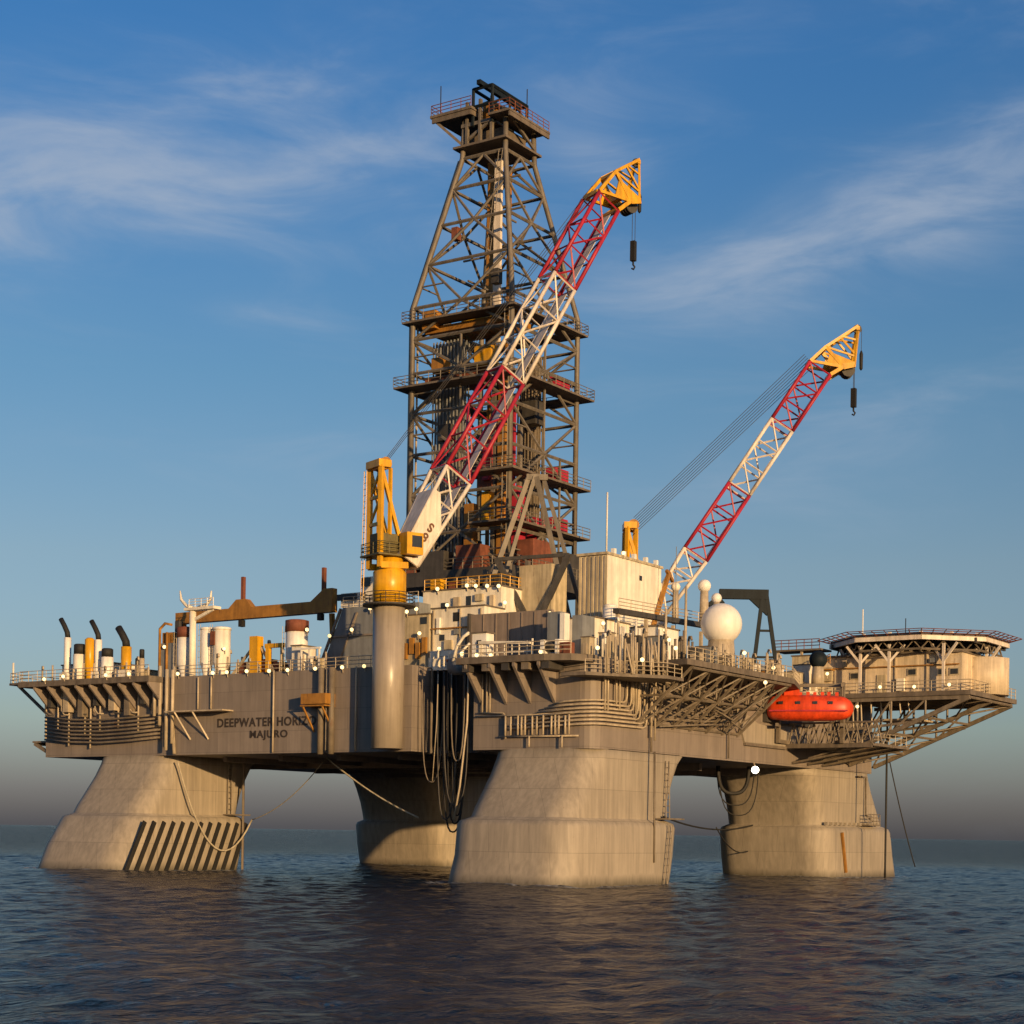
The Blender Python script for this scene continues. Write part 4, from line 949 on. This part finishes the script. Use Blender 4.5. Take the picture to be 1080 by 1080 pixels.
for f in (.93,.55):
    rr=[(hc.x+(x-hc.x)*f,hc.y+(y-hc.y)*f) for x,y in oc]
    for a,b in zip(rr,rr[1:]+rr[:1]):
        mb.bar((*a,25.75),(*b,25.75),.13)
        for i in range(4):
            p=lerp((*a,25.75),(*b,25.75),i/4); q2=lerp((*a,26.7),(*b,26.7),(i+.5)/4); q3=lerp((*a,25.75),(*b,25.75),(i+1)/4); mb.bar(p,q2,.08,4); mb.bar(q2,q3,.08,4)
mb.build('underdeck_truss','dpipe',hd)
mb=MB()
oo=[(hc.x+(x-hc.x)*1.15,hc.y+(y-hc.y)*1.15) for x,y in oc]
for (a,b),(c_,d_) in zip(zip(oc,oc[1:]+oc[:1]),zip(oo,oo[1:]+oo[:1])):
    for i in range(6):
        p=lerp((*a,27.3),(*b,27.3),i/6); p2=lerp((*c_,27.75),(*d_,27.75),i/6); mb.bar(p,p2,.06,4)
    for f in (.3,.65,1.0): mb.bar(lerp((*a,27.3),(*c_,27.75),f),lerp((*b,27.3),(*d_,27.75),f),.045,4)
mb.build('safety_net','rust',hd)
for x,y,dx in ((4.0,51.2,1),(13.4,52.2,-1),(7.6,50.8,1),(16.3,58,-1),(2,54,1)):
    mb=MB(); mb.beam((x,y,21),(x,y,26.4),.28,.28); mb.beam((x,y,24.4),(x-1.6*dx,y-.2,26.4),.24,.24); mb.beam((x,y,24.4),(x+1.6*dx,y+.6,26.4),.24,.24); mb.build('strut','boomwhite',hd)
mb=MB()
for i in range(16):
    a=2*PI*i/16; mb.box((hc.x+8.8*math.cos(a)-.15,hc.y+8.8*math.sin(a)-.15,27.5),(hc.x+8.8*math.cos(a)+.15,hc.y+8.8*math.sin(a)+.15,27.75))
mb.build('edge_lamp','white',hd)
o=T('helideck_walkway',(-4,56,25),'railed walkway joining the left side of the helideck','walkway')
MB().box((-7.2,52,26.3),(-1.2,55,26.5)).build('deck','deck',o); mb=MB(); railing(mb,[(-7.2,52,26.5),(-1.4,52,26.5)],1.1,1.0,.05); mb.build('railing','rust',o)
mb=MB()
for x in (-6.8,-3.8): mb.beam((x,52.4,20.8),(x,52.4,26.3),.25,.25)
mb.build('post','pipe',o)
tag(MB().tube([(-2,66,26),(-2,66,32.6)],.08,5).build('whip_aerial','white'),'pale whip aerial rising left of the helideck','aerial')
tag(MB().tube([(3.5,66,27),(3.5,66,31.2)],.06,5).build('whip_aerial','black'),'thin dark aerial rising behind the helideck left edge','aerial')

def manifold(label,pts,m,r=.11):
    o=T('vent_manifold',(sum(p[0] for p in pts)/len(pts),sum(p[1] for p in pts)/len(pts),pts[0][2]),label,'pipes')
    for i,(x,y,z0,z1) in enumerate(pts):
        q=[(x,y,z0),(x,y,z1)] if i%3 else [(x,y,z0),(x,y,z1),(x+.12,y-.1,z1+.25),(x+.4,y-.25,z1+.22),(x+.5,y-.3,z1-.1)]
        MB().tube(q,r,7).build('pipe',m,o)
    return o
rs=random.Random(11)
manifold('pale upright vent pipes crowded along the near corner rail',[(2.0+i*.28+rs.uniform(-.2,.2),-1.2+i*.62,19.15,21.4+rs.uniform(0,2.0)) for i in range(11)],'pipe',.1)
manifold('cream upright vent pipes behind the near corner rail',[(-.6+rs.uniform(-.3,.3),2.2+i*.8,20.85,22.6+rs.uniform(0,2.2)) for i in range(9)],'cream',.12)
manifold('dark and pale upright pipes between near corner and radome deck',[(3.0+rs.uniform(-.8,.8),7.6+i*.55,20.85,22.2+rs.uniform(0,2.0)) for i in range(9)],'dpipe',.12)
manifold('short tan vent pipes along the radome deck edge',[(5.4+rs.uniform(-.3,.3),12+i*1.05,20.85,21.8+rs.uniform(0,1.5)) for i in range(13)],'pipe',.1)
manifold('tan vent pipes on the deck below the dark gantry',[(4.6-i*.32,28+i*.8,20.85,22.0+rs.uniform(0,1.8)) for i in range(12)],'pipe',.12)
manifold('pale vent pipes behind the horned post and silos',[(-57+i*1.9,6.8,20.85,22.6+rs.uniform(0,2.2)) for i in range(8)],'pipe',.14)
manifold('pale short pipes along the far deck end',[(-74+i*1.7,.2,20.85,21.8+rs.uniform(0,1.2)) for i in range(11)],'pipe',.11)
manifold('cream short pipes on the deck edge over the name',[(-47.5+i*1.5,.9,20.85,21.6+rs.uniform(0,1.3)) for i in range(11)],'pipe',.11)
# clutter on the right-hand deck edge: drums, boxes, pods
G=[('storage_drum','row of drums',None)]
cl=[((3.6,23.4),.8,.8,1.6,'rib','tan equipment box right of the big radome'),((2.6,26.6),1.3,1.2,1.3,'cream','cream equipment box second right of the radome'),((3.2,29.6),.7,1.2,2.0,'pipe','tall pale equipment box third right of the radome'),
    ((1.6,32.6),1.4,1.4,1.2,'ochre','rusty ochre equipment box before the dark gantry leg'),((.8,36.0),1.0,1.6,1.8,'cream','cream equipment box right of the gantry legs'),((-2.2,37.5),1.6,1.6,2.2,'slate','grey equipment box behind the gantry legs'),
    ((-1,43),2.4,2.2,2.0,'rib','tan equipment box next to the dark globe'),((-1.2,47.8),2.0,2.2,3.2,'cream','tall cream equipment box between globe and stair house'),((3.6,14.6),1.6,1.4,1.9,'slate','slate equipment box at the foot of the lamp post'),
    ((4.4,11.2),1.0,1.5,1.4,'dark','dark equipment box left of the lamp post'),((4.2,17.0),1.2,1.0,1.2,'dpipe','low brown equipment box left of the radome foot'),((.6,10.4),1.4,1.4,2.6,'slate','tall grey equipment box behind the near corner rail'),
    ((0.5,6.4),1.6,1.6,2.2,'dark','dark equipment box above the near corner pipes'),((-1.2,4.2),1.2,1.4,2.4,'pipe','pale equipment box behind the near corner pipes'),((-1.8,1.6),.9,.9,1.8,'rib','small tan equipment box beside the winch')]
for (x,y),wx,wy,h,m,lab in cl:
    o=T('equipment_box',(x,y,20.85),lab,'equipment box')
    z0=20.85 if x<0 or y>7 else 20.85
    MB().box((x-wx/2,y-wy/2,z0),(x+wx/2,y+wy/2,z0+h)).build('case',m,o)
    MB().box((x-wx/2-.06,y-wy/2-.06,z0+h),(x+wx/2+.06,y+wy/2+.06,z0+h+.1)).build('lid','deck',o)
    mb=MB(); mb.box((x+wx/2,y-wy*.3,z0+.3),(x+wx/2+.05,y+wy*.2,z0+h*.7)); mb.box((x-wx*.3,y-wy/2-.05,z0+.3),(x+wx*.2,y-wy/2,z0+h*.7)); mb.build('hatch','pipe' if m!='pipe' else 'rib',o)

# ------------------------------------------------------------------ floodlights (lit in the photograph)
def flood_proto():
    o=T('floodlight',(0,0,0),'x','floodlight','lit floodlights on the platform')
    h=V((.5,-.8,-.15)).normalized()
    MB().tube([(0,0,0),h*.24],[.13,.22],10).build('housing','dark',o)
    MB().tube([h*.242,h*.28],[.2,.19],10).build('lens','lamp',o)
    MB().bar((0,0,0),(0,0.1,-.55),.05,4).build('bracket','pipe',o)
    return o
FL=[((-70.6,-2.4,21.0),'at the outermost end of the far deck edge'),((-67.5,-2.4,21.2),'below the first exhaust stack'),((-60.75,-2.4,21.1),'below the yellow exhaust stack'),((-57.2,-2.4,21.1),'below the grey machine'),
((-52.1,-.2,21.1),'left of the horned post foot'),((-47,-.2,21.0),'between horned post and yellow mast'),((-45,-.2,21.0),'below the yellow mast'),((-42.2,-.2,21.0),'below the yellow frame'),((-39.1,-.2,20.9),'below the broad white silo'),((-36.6,-.2,20.9),'right of the broad white silo'),
((-32.9,-.2,20.9),'below the small white pipe frame'),((-29.4,-.2,20.9),'on the deck edge above the dark discharge pipes'),((-26.6,-.2,20.9),'on the deck edge just left of the crane pedestal'),
((-36.9,6.7,25.1),'on the sloping end of the blue grey house'),((-33.9,6.7,25.6),'at mid height of the blue grey house'),((-30.1,6.7,24.4),'on the flat wall of the blue grey house'),((-31.5,6.7,27.7),'under the roof cabin'),((-29.2,6.7,27.9),'at the roof edge left of the turret'),((-40.2,3.9,25.3),'left of the broad silo cap'),((-37.6,3.9,25.5),'right of the broad silo cap'),
((-25.4,5.0,26.8),'just right of the yellow turret foot'),((-24.2,5.0,27.0),'above the tan vent house'),((-20.5,5.2,27.2),'on the cream house by its window'),((-23.6,4.8,24.5),'mid wall on the tan vent house'),((-20.9,4.5,22.8),'low on the cream house lockers'),
((-24.4,8.8,29.5),'on the upper cream house by the boom foot'),((-20.7,8.8,29.6),'on the upper cream house roof, left of a pair'),((-19.6,8.8,29.5),'on the upper cream house roof, right of a pair'),((-18.2,8.8,29.4),'on the upper cream house roof near the drill floor'),((-16.8,8.8,29.3),'at the right end of the upper cream house roof'),
((-13.0,-2.6,21.3),'above the near corner brackets, leftmost'),((-11.3,-2.6,21.1),'by the little white shed'),((-9.7,-2.6,21.0),'under the handrail barrier'),((-4.2,-2.6,21.1),'left of the pale winch'),
((5.0,-.2,20.2),'on the rail above the nested corner pipes'),((6.0,4.1,21.6),'at the foot of the lamp post'),((6.2,17.5,22.4),'beneath the radome on the right'),
((6.3,22,19.9),'under the overhanging deck by the trusses'),((1.0,48.8,23.2),'near the dark globe'),((4.6,49.0,19.4),'at the right end of the lifeboat'),((6.8,50.1,21.6),'leftmost on the accommodation deck'),((10.8,50.1,21.5),'middle on the accommodation deck'),((14.8,50.1,21.6),'rightmost on the accommodation deck'),((-7.8,18.0,33.2),'on the ribbed house roof edge'),((-3.0,-.4,21.6),'above the pale winch motor'),((1.2,-1.6,21.3),'among the vent pipes at the near corner'),((2.6,9.0,23.0),'among the dark pipes left of the lamp post'),((-2.3,17.0,25.0),'on the white low cabin'),((-4.9,9.4,25.0),'on the cream machinery house'),((-8.0,4.7,25.6),'at the right end of the brown windwall'),((5.9,24.6,21.6),'on the deck rail right of the radome'),((.4,35.6,23.4),'below the dark gantry legs'),((-57.9,3.5,24.6),'on the grey machine'),((-49.0,3.6,24.0),'on the side of the white silos'),((-16.0,8.8,27.6),'by the drill floor stanchions')]
proto=flood_proto()
for i,(loc,lab) in enumerate(FL):
    o=proto if i==0 else copy_tree(proto)
    o.location=loc; o['label']='lit floodlight '+lab
o=T('work_lamp',(.8,31.2,11.7),'brightest white work lamp under the deck by the lifeboat leg','lamp')
MB().tube([(.8,31.3,11.7),(1.0,30.9,11.6)],[.25,.4],12).build('housing','dark',o); MB().tube([(1.01,30.88,11.6),(1.05,30.8,11.58)],[.4,.38],12).build('lens','lampw',o); MB().bar((.8,31.3,11.7),(.3,32,12.4),.08).build('bracket','pipe',o)

# ------------------------------------------------------------------ sea
CAM=V((82.81,-135.82,4.70)); TH=R(34)
def axis(lo,hi,st,far,gr):
    c=list(np.arange(lo,hi+st/2,st)); d=st; L_=[]; p=lo
    while p>-far: d*=gr; p-=d; L_.append(p)
    d=st; p=c[-1]; H_=[]
    while p<far: d*=gr; p+=d; H_.append(p)
    return np.array(L_[::-1]+c+H_)
gx=axis(-125,125,.48,9000,1.032); gy=axis(-130,130,.48,9000,1.032)
def spacing(g): d=np.gradient(g); return d
X,Y=np.meshgrid(gx,gy); sx_,sy_=np.meshgrid(spacing(gx),spacing(gy)); SPC=np.maximum(sx_,sy_)
Zw=np.zeros_like(X); rng=np.random.RandomState(3)
for i in range(54):      # a wind sea of many wave lengths; short ones only where the mesh is fine enough
    lam=1.25*(1.085**i); a=R(200)+rng.normal(0,.6); k_=2*PI/lam; ph=rng.rand()*6.28
    amp=.0135*lam**.10*(.6+.8*rng.rand())
    w=np.clip(lam/SPC/2.2-1.0,0,1)
    p=k_*(X*math.cos(a)+Y*math.sin(a))+ph
    Zw+=w*amp*(np.sin(p)+.25*np.cos(2*p))
nx,ny=len(gx),len(gy)
co=np.stack([X.ravel(),Y.ravel(),Zw.ravel()],1).astype(np.float32)
ii=(np.arange(ny-1)[:,None]*nx+np.arange(nx-1)[None,:]).ravel()
fc=np.stack([ii,ii+1,ii+nx+1,ii+nx],1).astype(np.int32)
me=bpy.data.meshes.new('sea')
me.vertices.add(len(co)); me.vertices.foreach_set('co',co.ravel())
me.loops.add(fc.size); me.loops.foreach_set('vertex_index',fc.ravel())
me.polygons.add(len(fc)); me.polygons.foreach_set('loop_start',np.arange(0,fc.size,4,dtype=np.int32)); me.polygons.foreach_set('loop_total',np.full(len(fc),4,np.int32))
me.polygons.foreach_set('use_smooth',np.ones(len(fc),bool))
me.update(calc_edges=True)
sea=bpy.data.objects.new('sea',me); COL.objects.link(sea); sea['kind']='structure'
m=bpy.data.materials.new('sea_water'); nt,N,L,bs=nodes(m)
bs.inputs['Base Color'].default_value=(.005,.014,.032,1); bs.inputs['Roughness'].default_value=.14; bs.inputs['IOR'].default_value=1.2; bs.inputs['Specular Tint'].default_value=(.58,.7,.9,1)
geo=N.new('ShaderNodeNewGeometry')
def noise(scale,det,sx,sy,rot):
    mp=N.new('ShaderNodeMapping'); mp.inputs['Scale'].default_value=(sx,sy,1); mp.inputs['Rotation'].default_value=(0,0,R(rot)); L.new(geo.outputs['Position'],mp.inputs['Vector'])
    n=N.new('ShaderNodeTexNoise'); n.inputs['Scale'].default_value=scale; n.inputs['Detail'].default_value=det; n.inputs['Roughness'].default_value=.6; L.new(mp.outputs[0],n.inputs['Vector']); return n.outputs['Fac']
n1=noise(1.7,6,1,.6,-20); n2=noise(.38,5,1,.5,10); n3=noise(.02,3,1,.4,30)
ln=N.new('ShaderNodeVectorMath'); ln.operation='LENGTH'; L.new(geo.outputs['Position'],ln.inputs[0])
fm=N.new('ShaderNodeMapRange'); fm.inputs['From Min'].default_value=110; fm.inputs['From Max'].default_value=330; fm.inputs['To Min'].default_value=1; fm.inputs['To Max'].default_value=9; L.new(ln.outputs['Value'],fm.inputs['Value'])
def mulv(src,v):
    n=N.new('ShaderNodeMath'); n.operation='MULTIPLY'; L.new(src,n.inputs[0]); n.inputs[1].default_value=v; return n.outputs[0]
b1=N.new('ShaderNodeBump'); b1.inputs['Strength'].default_value=1.; L.new(mulv(fm.outputs[0],.40),b1.inputs['Distance']); L.new(n1,b1.inputs['Height'])
b2=N.new('ShaderNodeBump'); b2.inputs['Strength'].default_value=1.; L.new(mulv(fm.outputs[0],1.15),b2.inputs['Distance']); L.new(n2,b2.inputs['Height']); L.new(b1.outputs[0],b2.inputs['Normal'])
L.new(b2.outputs[0],bs.inputs['Normal'])
def mnode(op,a,b=None):
    n=N.new('ShaderNodeMath'); n.operation=op
    for i,v in enumerate((a,b)):
        if v is None: continue
        if isinstance(v,(int,float)): n.inputs[i].default_value=v
        else: L.new(v,n.inputs[i])
    return n.outputs[0]
sxyz=N.new('ShaderNodeSeparateXYZ'); L.new(geo.outputs['Position'],sxyz.inputs[0])
dm=None      # broken wash where the swell laps the four legs
for xa,xb,ya,yb in ((-12.8,1.1,-6.7,14.8),(-66.9,-52.9,-7.9,12.2),(-13.5,1.1,49.8,72.4),(-69.5,-52.9,50.6,69.4)):
    qx=mnode('MAXIMUM',mnode('SUBTRACT',mnode('ABSOLUTE',mnode('SUBTRACT',sxyz.outputs['X'],(xa+xb)/2)),(xb-xa)/2-2),0.); qy=mnode('MAXIMUM',mnode('SUBTRACT',mnode('ABSOLUTE',mnode('SUBTRACT',sxyz.outputs['Y'],(ya+yb)/2)),(yb-ya)/2-2),0.)
    dd=mnode('SQRT',mnode('ADD',mnode('MULTIPLY',qx,qx),mnode('MULTIPLY',qy,qy))); dm=dd if dm is None else mnode('MINIMUM',dm,dd)
fo=N.new('ShaderNodeMapRange'); fo.interpolation_type='SMOOTHSTEP'; fo.inputs['From Min'].default_value=4.6; fo.inputs['From Max'].default_value=1.6; L.new(dm,fo.inputs['Value'])
fn=noise(1.6,6,1,1,0); fs=N.new('ShaderNodeMapRange'); fs.inputs['From Min'].default_value=.44; fs.inputs['From Max'].default_value=.6; L.new(fn,fs.inputs['Value'])
ff=mnode('MULTIPLY',mnode('MULTIPLY',fo.outputs[0],fs.outputs[0]),.9)
fx_=N.new('ShaderNodeMix'); fx_.data_type='RGBA'; L.new(ff,fx_.inputs['Factor']); fx_.inputs['A'].default_value=(.005,.014,.032,1); fx_.inputs['B'].default_value=(.55,.56,.56,1); L.new(fx_.outputs['Result'],bs.inputs['Base Color'])
rr_=N.new('ShaderNodeMapRange'); rr_.inputs['To Min'].default_value=.14; rr_.inputs['To Max'].default_value=.7; L.new(ff,rr_.inputs['Value']); L.new(rr_.outputs[0],bs.inputs['Roughness'])
me.materials.append(m)
bs.inputs['Specular IOR Level'].default_value=.4
# ------------------------------------------------------------------ world, sun, camera
SUN_EL,SUN_AZ=R(6.5),R(-28)      # azimuth measured from +x
sd=V((math.cos(SUN_EL)*math.cos(SUN_AZ),math.cos(SUN_EL)*math.sin(SUN_AZ),math.sin(SUN_EL)))
W=bpy.data.worlds.new('World'); SC.world=W; W.use_nodes=True
nt=W.node_tree; N=nt.nodes; L=nt.links
bg=N['Background']; bg.inputs['Strength'].default_value=.138
sky=N.new('ShaderNodeTexSky'); sky.sky_type='NISHITA'; sky.sun_disc=False; sky.sun_elevation=SUN_EL; sky.sun_rotation=math.atan2(sd.x,sd.y)
sky.altitude=0; sky.air_density=1.0; sky.dust_density=1.0; sky.ozone_density=1.6
tc=N.new('ShaderNodeTexCoord'); sp=N.new('ShaderNodeSeparateXYZ'); L.new(tc.outputs['Generated'],sp.inputs[0])
def math_(op,a,b=None,clamp=False):
    n=N.new('ShaderNodeMath'); n.operation=op; n.use_clamp=clamp
    for i,v in enumerate((a,b)):
        if v is None: continue
        if isinstance(v,(int,float)): n.inputs[i].default_value=v
        else: L.new(v,n.inputs[i])
    return n.outputs[0]
# thin cloud sheets: streaky noise gathered in a few banks (bearing u, height v measured from the platform's bearing)
fx=math_('ADD',math_('MULTIPLY',sp.outputs['X'],-math.sin(TH)),math_('MULTIPLY',sp.outputs['Y'],math.cos(TH)))
rx=math_('ADD',math_('MULTIPLY',sp.outputs['X'],math.cos(TH)),math_('MULTIPLY',sp.outputs['Y'],math.sin(TH)))
az=math_('ARCTAN2',rx,fx); el=math_('ARCSINE',sp.outputs['Z'])
bank=None
for u0,v0,a_,b_,rot,wt in ((-.17,.36,.20,.055,8,1.),(-.30,.33,.10,.05,10,.6),(.16,.315,.18,.035,14,.9),(.24,.35,.10,.035,20,.6),(.04,.37,.035,.02,-20,.8),(.19,.22,.12,.04,10,.5),(-.12,.205,.09,.03,0,.45),(.2,.44,.3,.02,10,.25),(.30,.46,.05,.03,20,.7),(-.15,.28,.05,.01,0,.5),(1.6,.35,.5,.12,5,.7),(-1.7,.3,.5,.12,-5,.7),(3.0,.3,.5,.12,5,.5)):
    du=math_('SUBTRACT',az,u0); dv=math_('SUBTRACT',el,v0); c_,s_=math.cos(R(rot)),math.sin(R(rot))
    p=math_('DIVIDE',math_('ADD',math_('MULTIPLY',du,c_),math_('MULTIPLY',dv,s_)),a_); q_=math_('DIVIDE',math_('SUBTRACT',math_('MULTIPLY',dv,c_),math_('MULTIPLY',du,s_)),b_)
    g=math_('MULTIPLY',math_('EXPONENT',math_('MULTIPLY',math_('ADD',math_('MULTIPLY',p,p),math_('MULTIPLY',q_,q_)),-1.)),wt)
    bank=g if bank is None else math_('ADD',bank,g)
cx=N.new('ShaderNodeCombineXYZ'); L.new(az,cx.inputs['X']); L.new(el,cx.inputs['Y'])
mp=N.new('ShaderNodeMapping'); mp.inputs['Rotation'].default_value=(0,0,R(-14)); mp.inputs['Scale'].default_value=(7,24,1); mp.inputs['Location'].default_value=(1.3,.4,0); L.new(cx.outputs[0],mp.inputs['Vector'])
cn=N.new('ShaderNodeTexNoise'); cn.inputs['Scale'].default_value=1.; cn.inputs['Detail'].default_value=9; cn.inputs['Roughness'].default_value=.58; cn.inputs['Distortion'].default_value=.6; L.new(mp.outputs[0],cn.inputs['Vector'])
cl_=math_('ADD',math_('MULTIPLY',bank,math_('ADD',math_('MULTIPLY',cn.outputs['Fac'],1.5),-.3)),math_('MULTIPLY',math_('SUBTRACT',cn.outputs['Fac'],.47,True),.6))
mr=N.new('ShaderNodeMapRange'); mr.interpolation_type='SMOOTHSTEP'; mr.inputs['From Min'].default_value=0; mr.inputs['From Max'].default_value=1.0; mr.inputs['To Min'].default_value=0; mr.inputs['To Max'].default_value=.7; L.new(cl_,mr.inputs['Value'])
# graded tint of the Nishita sky towards the photograph's blue
cr=N.new('ShaderNodeValToRGB'); L.new(math_('MULTIPLY',sp.outputs['Z'],2.0,True),cr.inputs['Fac'])
els=[(0,(.34,.41,1.0)),(.04,(.40,.46,1.0)),(.12,(.58,.66,.98)),(.3,(.65,.71,.89)),(.5,(.505,.725,.95)),(.82,(.315,.69,1.13)),(1,(.30,.67,1.13))]
cr.color_ramp.elements[0].position=0; cr.color_ramp.elements[0].color=(*els[0][1],1); cr.color_ramp.elements[1].position=1; cr.color_ramp.elements[1].color=(*els[-1][1],1)
for p_,c_ in els[1:-1]: cr.color_ramp.elements.new(p_).color=(*c_,1)
mul=N.new('ShaderNodeMix'); mul.data_type='RGBA'; mul.blend_type='MULTIPLY'; mul.inputs['Factor'].default_value=1
L.new(sky.outputs[0],mul.inputs['A']); L.new(cr.outputs[0],mul.inputs['B'])
mix=N.new('ShaderNodeMix'); mix.data_type='RGBA'; L.new(mr.outputs[0],mix.inputs['Factor']); L.new(mul.outputs['Result'],mix.inputs['A']); mix.inputs['B'].default_value=(2.7,3.1,3.75,1)
L.new(mix.outputs['Result'],bg.inputs['Color'])

sl=bpy.data.lights.new('sun','SUN'); sl.energy=5.0; sl.angle=R(.6); sl.color=(1,.64,.29)
so=bpy.data.objects.new('sun',sl); COL.objects.link(so); so.rotation_euler=sd.to_track_quat('Z','Y').to_euler()
cd=bpy.data.cameras.new('camera'); co_=bpy.data.objects.new('camera',cd); COL.objects.link(co_)
cd.sensor_fit='HORIZONTAL'; cd.sensor_width=36; cd.lens=36*1850/1080; cd.clip_end=30000; cd.clip_start=.5
roll=math.atan(.0155)
Rv=V((math.cos(TH),math.sin(TH),0)); Dv=V((-math.sin(TH),math.cos(TH),0)); Zv=V((0,0,1))
Rr=Rv*math.cos(roll)+Zv*math.sin(roll); Ur=-Rv*math.sin(roll)+Zv*math.cos(roll)
mm=Matrix((Rr,Ur,-Dv)).transposed().to_4x4(); mm.translation=CAM; co_.matrix_world=mm
cd.shift_y=(877.4-540)/1080; cd.shift_x=0
SC.camera=co_
SC.view_settings.view_transform='Standard'; SC.view_settings.look='None'; SC.view_settings.gamma=1; SC.view_settings.exposure=.12
